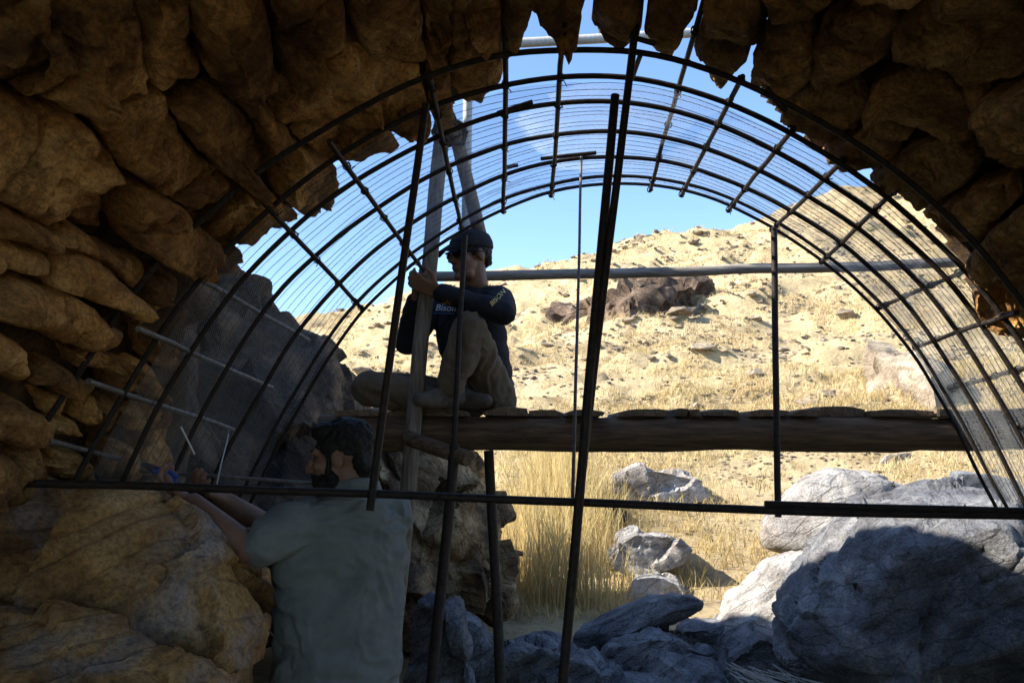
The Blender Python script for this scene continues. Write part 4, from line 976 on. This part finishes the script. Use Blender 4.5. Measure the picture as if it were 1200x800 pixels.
for a_, d_ in ((al_, Vector((-.75, -.6, 0))), (ar_ + Vector((.05, .02, -.01)), Vector((.8, -.5, 0)))):
    d_ = d_.normalized(); bm = bmesh.new(); z0 = sz + .035; b0 = Vector((a_.x, a_.y, z0)) - d_ * .05
    b_cap(bm, b0, .040, b0 + d_ * .09 + Vector((0, 0, .008)), .042); b_cap(bm, b0 + d_ * .09, .042, b0 + d_ * .19 - Vector((0, 0, .006)), .030); b_cap(bm, b0 + Vector((0, 0, .03)), .038, b0 + d_ * .05 + Vector((0, 0, .045)), .036)
    s_ = link('shoe', remeshed(bm, .006, 3), M['shoe'], m2)
    bm = bmesh.new(); b_cap(bm, Vector((a_.x, a_.y, z0 + .03)), .037, Vector((a_.x, a_.y, z0 + .09)), .036); link('sock', remeshed(bm, .006, 2), M['cap'], m2)
# print on the sweatshirt: laid on to the cloth
def decal(name, me, mat, parent, to_px):
    co = np.empty(len(me.vertices) * 3); me.vertices.foreach_get('co', co); co = co.reshape(-1, 3); out = []
    for x, y, _ in co:
        px, py = to_px(x, y); dx, dz = ray(px, py); dv = Vector((dx, 1, dz)).normalized(); h, n, i, d = bvh.ray_cast(Vector((0, 0, CZ)), dv)
        if h is None: h, d = P(px, py, 3.62), 3.62
        out.append(h - dv * .006)
    me.vertices.foreach_set('co', np.array([tuple(o) for o in out]).ravel()); me.update(); return link(name, me, mat, parent)
def text_mesh(s):
    c = bpy.data.curves.new('t', 'FONT'); c.body = s; c.size = 1; c.align_x = 'CENTER'; c.align_y = 'CENTER'; c.shear = .25; c.offset = .012
    o = bpy.data.objects.new('t', c); COL.objects.link(o); dg = bpy.context.evaluated_depsgraph_get(); dg.update()
    me = bpy.data.meshes.new_from_object(o.evaluated_get(dg)); bpy.data.objects.remove(o); return me
decal('printed_name', text_mesh('Bison'), M['print_white'], sh2, lambda x, y: (522 + x * 11.0, 361 - y * 10.5 + x * .3))
def burst():
    bm = bmesh.new()
    for k in range(9):
        a = math.pi * (k + .3) / 9; r1 = (1.0, .7)[k % 2]; v = [bm.verts.new((math.cos(a + d) * r, math.sin(a + d) * r, 0)) for d, r in ((-.16, .25), (0, r1), (.16, .25))]; bm.faces.new(v)
    me = bpy.data.meshes.new('burst'); bm.to_mesh(me); bm.free(); return me
decal('printed_burst', burst(), M['print_orange'], sh2, lambda x, y: (524 + x * 9, 357 - y * 8))
def bar_(n, w, h, gap):
    bm = bmesh.new()
    for k in range(n):
        x0 = (k - n / 2) * (w + gap); bm.faces.new([bm.verts.new((x0, -h / 2, 0)), bm.verts.new((x0 + w, -h / 2, 0)), bm.verts.new((x0 + w, h / 2, 0)), bm.verts.new((x0, h / 2, 0))])
    me = bpy.data.meshes.new('bars'); bm.to_mesh(me); bm.free(); return me
decal('printed_line', bar_(9, 2.0, 1.6, .7), M['print_blue'], sh2, lambda x, y: (521 + x, 367 - y + x * .03))
decal('sleeve_print', text_mesh('BISON'), M['print_gold'], sh2, lambda x, y: (583 + x * 8 * .72 - y * 9 * .6, 349 - x * 8 * .75 - y * 9 * .6))

# ------------------------------------------------------------------ hillside stones
var = []
for k in range(9):
    r = np.random.default_rng(900 + k); pts = r.normal(0, 1, (16, 3)); pts /= np.linalg.norm(pts, axis=1)[:, None]; pts *= np.array([1, .8, .42]) * r.uniform(.75, 1.1, (16, 1)); pts[:, 2] += .25
    me = hull_mesh([tuple(p) for p in pts], .28, 900 + k, .07, 0, facet=.12, fscale=.6, strata=.05, sdir=(.2, .1, 1), sfreq=5, freq=2); me.materials.append(M['hillrock']); var.append(me)
def hillstone(p, s, k, rz, label, group, name='hillside_stone', mat=None):
    o = bpy.data.objects.new(name, var[k % len(var)]); COL.objects.link(o); o.location = p; o.rotation_euler = (random.uniform(-.2, .2), random.uniform(-.2, .2), rz)
    o.scale = (s * random.uniform(.8, 1.4), s, s * random.uniform(.7, 1.1)); return tag(o, label, 'stone', group)
n_ = 0; tries = 0
while n_ < 285 and tries < 6000:
    tries += 1; px, py = random.uniform(370, 1215), random.uniform(225, 590)
    p = hit(px, py)
    if p is None or p.y > 45 or p.y < 10: continue
    cl = vnoise(np.array([[p.x * .22, p.y * .22, 0]]), 41)[0]
    if cl < random.uniform(-.3, .5): continue
    s = random.uniform(2.5, 8) * p.y / 950 * (2.2 if random.random() < .12 else 1)
    hillstone(p - Vector((0, 0, s * .12)), s, n_, random.uniform(0, 6.3), 'tan weathered stone lying among dry grass on the sunlit hillside', 'stones scattered over the dry hillside'); n_ += 1
for px, py, s, lab in [(993, 378, 19, 'flat tan slab standing out alone on the open slope'), (800, 372, 20, 'rounded tan stone on the slope just below the brown outcrop')]:
    p = hit(px, py)
    if p: hillstone(p, s * p.y / 950, 3, .3, lab, None)
# brown outcrop ledge on the slope
def ledge(pxs, label, seed, tall, mat='hillrock'):
    pts = []
    for px, py in pxs:
        p = hit(px, py)
        if p is None: continue
        pts += [p - Vector((0, 0, .4)), p + Vector((0, .2, tall)), p + Vector((0, 1.8, tall + .45)), p + Vector((0, 2.2, -.2))]
    o = link('hillside_outcrop', hull_mesh(pts, .28, seed, .16, 0, facet=.5, fscale=1.3, strata=.14, sdir=(.8, .3, .4), sfreq=1.4, freq=.9, soft=.01), M[mat]); tag(o, label, 'rock')
ledge([(680, 371), (705, 374), (740, 372), (780, 364), (815, 352), (838, 342)], 'broken brown ledge of rock across the middle of the slope', 950, .42, 'bank')
ledge([(640, 374), (672, 376), (690, 372)], 'small brown rock bank at the low end of the broken ledge', 951, .12, 'bank')
ledge([(700, 288), (730, 284), (752, 284)], 'dark rocks on the skyline of the hill', 952, .2)
ledge([(1085, 470), (1100, 482), (1112, 470)], 'dark blocky rock on the slope beside the rebar cage', 953, .5)

# small rubble over the slope, too much to count
r = np.random.default_rng(55); NB = 15000
yb_ = 9.5 * (46 / 9.5) ** r.random(NB); pxb = r.uniform(340, 1300, NB); xb_ = (pxb - 600) / 950 * yb_
cb = fbm(np.stack([xb_ * .35, yb_ * .35, xb_ * 0], 1), 3, 61); k = cb > r.uniform(-.5, .6, NB); xb_, yb_ = xb_[k], yb_[k]; NB = len(xb_)
cube = np.array([(a, b, c) for a in (-1, 1) for b in (-1, 1) for c in (-1, 1)], float)
vb = cube[None] * r.uniform(.45, 1.1, (NB, 8, 3)) * np.array([1.2, .9, .45]); an_ = r.uniform(0, 6.3, NB); ca, sa = np.cos(an_)[:, None], np.sin(an_)[:, None]
sb = (r.uniform(.7, 2.6, NB) * yb_ / 950 * np.where(r.random(NB) < .1, 1.8, 1))[:, None]
vb = np.stack([(vb[..., 0] * ca - vb[..., 1] * sa) * sb + xb_[:, None], (vb[..., 0] * sa + vb[..., 1] * ca) * sb + yb_[:, None], (vb[..., 2] + .1) * sb + terrain(xb_, yb_)[:, None]], -1)
fb = (np.arange(NB)[:, None, None] * 8 + np.array([(0, 1, 3, 2), (4, 6, 7, 5), (0, 4, 5, 1), (2, 3, 7, 6), (0, 2, 6, 4), (1, 5, 7, 3)])[None]).reshape(-1, 4)
tag(link('hillside_rubble', mesh_from('hillside_rubble', vb.reshape(-1, 3), fb, False), M['hillrock']), 'small broken rubble strewn over the hillside', 'rubble', kind='stuff')

# ------------------------------------------------------------------ grass
def blades(name, mat, base, height, width_, lean, tone, segs, seed):
    r = np.random.default_rng(seed); n = len(base)
    ang = r.uniform(0, 2 * np.pi, n); side = np.stack([np.cos(ang), np.sin(ang), np.zeros(n)], 1) * width_[:, None]
    la = r.uniform(0, 2 * np.pi, n); ld = np.stack([np.cos(la), np.sin(la), np.zeros(n)], 1) * (lean * height)[:, None]
    rows = []
    for i in range(segs + 1):
        t = i / segs; c = base + ld * (t ** 1.9) + np.array([0, 0, 1]) * (height * (t - .18 * t * t * lean))[:, None]
        w = (1 - t) ** .7
        if i < segs: rows += [c - side * w, c + side * w]
        else: rows += [c]
    m = len(rows); V = np.stack(rows, 1).reshape(-1, 3); b0 = np.arange(n)[:, None] * m
    tri = []
    for i in range(segs):
        a = 2 * i
        if i < segs - 1: tri += [[a, a + 1, a + 3], [a, a + 3, a + 2]]
        else: tri += [[a, a + 1, a + 2]]
    T = (b0[:, :, None] + np.array(tri)[None]).reshape(-1, 3)
    me = bpy.data.meshes.new(name); me.vertices.add(len(V)); me.vertices.foreach_set('co', V.ravel())
    me.loops.add(T.size); me.loops.foreach_set('vertex_index', T.ravel().astype(np.int32))
    me.polygons.add(len(T)); me.polygons.foreach_set('loop_start', np.arange(0, T.size, 3, dtype=np.int32)); me.update(calc_edges=True)
    at = me.attributes.new('tone', 'FLOAT', 'POINT'); at.data.foreach_set('value', np.repeat(tone, m).astype(np.float32))
    o = link(name, me, mat); return o
def clumps(n, spread, per, pts, r):
    i = r.integers(0, len(pts), n); c = pts[i] + np.concatenate([r.normal(0, spread, (n, 2)), np.zeros((n, 1))], 1)
    return c, i
r = np.random.default_rng(77)
# tall straw below the log
N_ = 5200
px = np.where(r.random(N_) < .8, r.normal(650, 38, N_), r.uniform(575, 760, N_)); yy = r.uniform(7.6, 11.5, N_)
xx = (px - 600) / 950 * yy; ok = (px > 575) & (px < 770); xx, yy = xx[ok], yy[ok]
cn = vnoise(np.stack([xx * 2.2, yy * 2.2, xx * 0], 1), 5); ok = cn > r.uniform(-.75, .35, len(cn)); xx, yy = xx[ok], yy[ok]
base = np.stack([xx, yy, terrain(xx, yy) - .02], 1)
hgt = (.22 + .95 * np.clip(1 - np.abs(xx / yy * 950 + 600 - 655) / 110, 0, 1)) * r.uniform(.45, 1.15, len(xx))
tag(blades('tall_straw', M['straw'], base, hgt, r.uniform(.003, .0075, len(xx)), r.uniform(.04, .55, len(xx)) ** 1.3, np.clip(r.normal(.55, .22, len(xx)), 0, .95), 4, 1), 'tall dry straw standing below the log', 'grass', kind='stuff')
# golden tufts between the boulders
def tufts(n_t, per, xr, yr, hr, seed, mat, name, label, thr=-.2, wd=(.003, .006), spread=.06, segs=2):
    r = np.random.default_rng(seed); y = yr[0] * (yr[1] / yr[0]) ** r.random(n_t); px = r.uniform(*xr, n_t); x = (px - 600) / 950 * y
    cn = fbm(np.stack([x * .5, y * .5, x * 0], 1), 3, seed); k = cn > r.uniform(thr - .3, thr + .3, n_t); x, y, cn = x[k], y[k], cn[k]
    s = r.uniform(.6, 1.3, len(x)); tone = np.clip(.5 + .28 * fbm(np.stack([x * .3, y * .3, x * 0], 1), 2, seed + 2) + r.normal(0, .12, len(x)), 0, .9)
    gh = hit(1070, 288); gx, gy = gh.x, gh.y; green = ((x - gx) ** 2 / 2.2 ** 2 + (y - gy) ** 2 / 4 ** 2) < r.uniform(.2, 1, len(x)); tone = np.where(green & (yr[1] > 20), 1.0, tone)
    sp = spread * (1 + y / 25)
    X = np.repeat(x, per) + r.normal(0, 1, len(x) * per) * np.repeat(sp, per); Y = np.repeat(y, per) + r.normal(0, 1, len(x) * per) * np.repeat(sp, per)
    b = np.stack([X, Y, terrain(X, Y) - .01], 1); n = len(X)
    h = np.repeat(s, per) * r.uniform(*hr, n); w = r.uniform(*wd, n) * np.maximum(1, Y / 9)
    return tag(blades(name, mat, b, h, w, r.uniform(.2, 1.1, n), np.clip(np.repeat(tone, per) + r.normal(0, .08, n) * (np.repeat(tone, per) < .95), 0, 1), segs, seed), label, 'grass', kind='stuff')
tufts(2600, 11, (585, 1230), (7.4, 17), (.07, .24), 3, M['straw'], 'golden_tufts', 'golden dry grass tufts between the boulders', -.1, segs=3)
tufts(24000, 6, (330, 1300), (11, 47), (.06, .22), 4, M['hillgrass'], 'hillside_grass', 'short bleached grass covering the sunlit hillside', -.15)
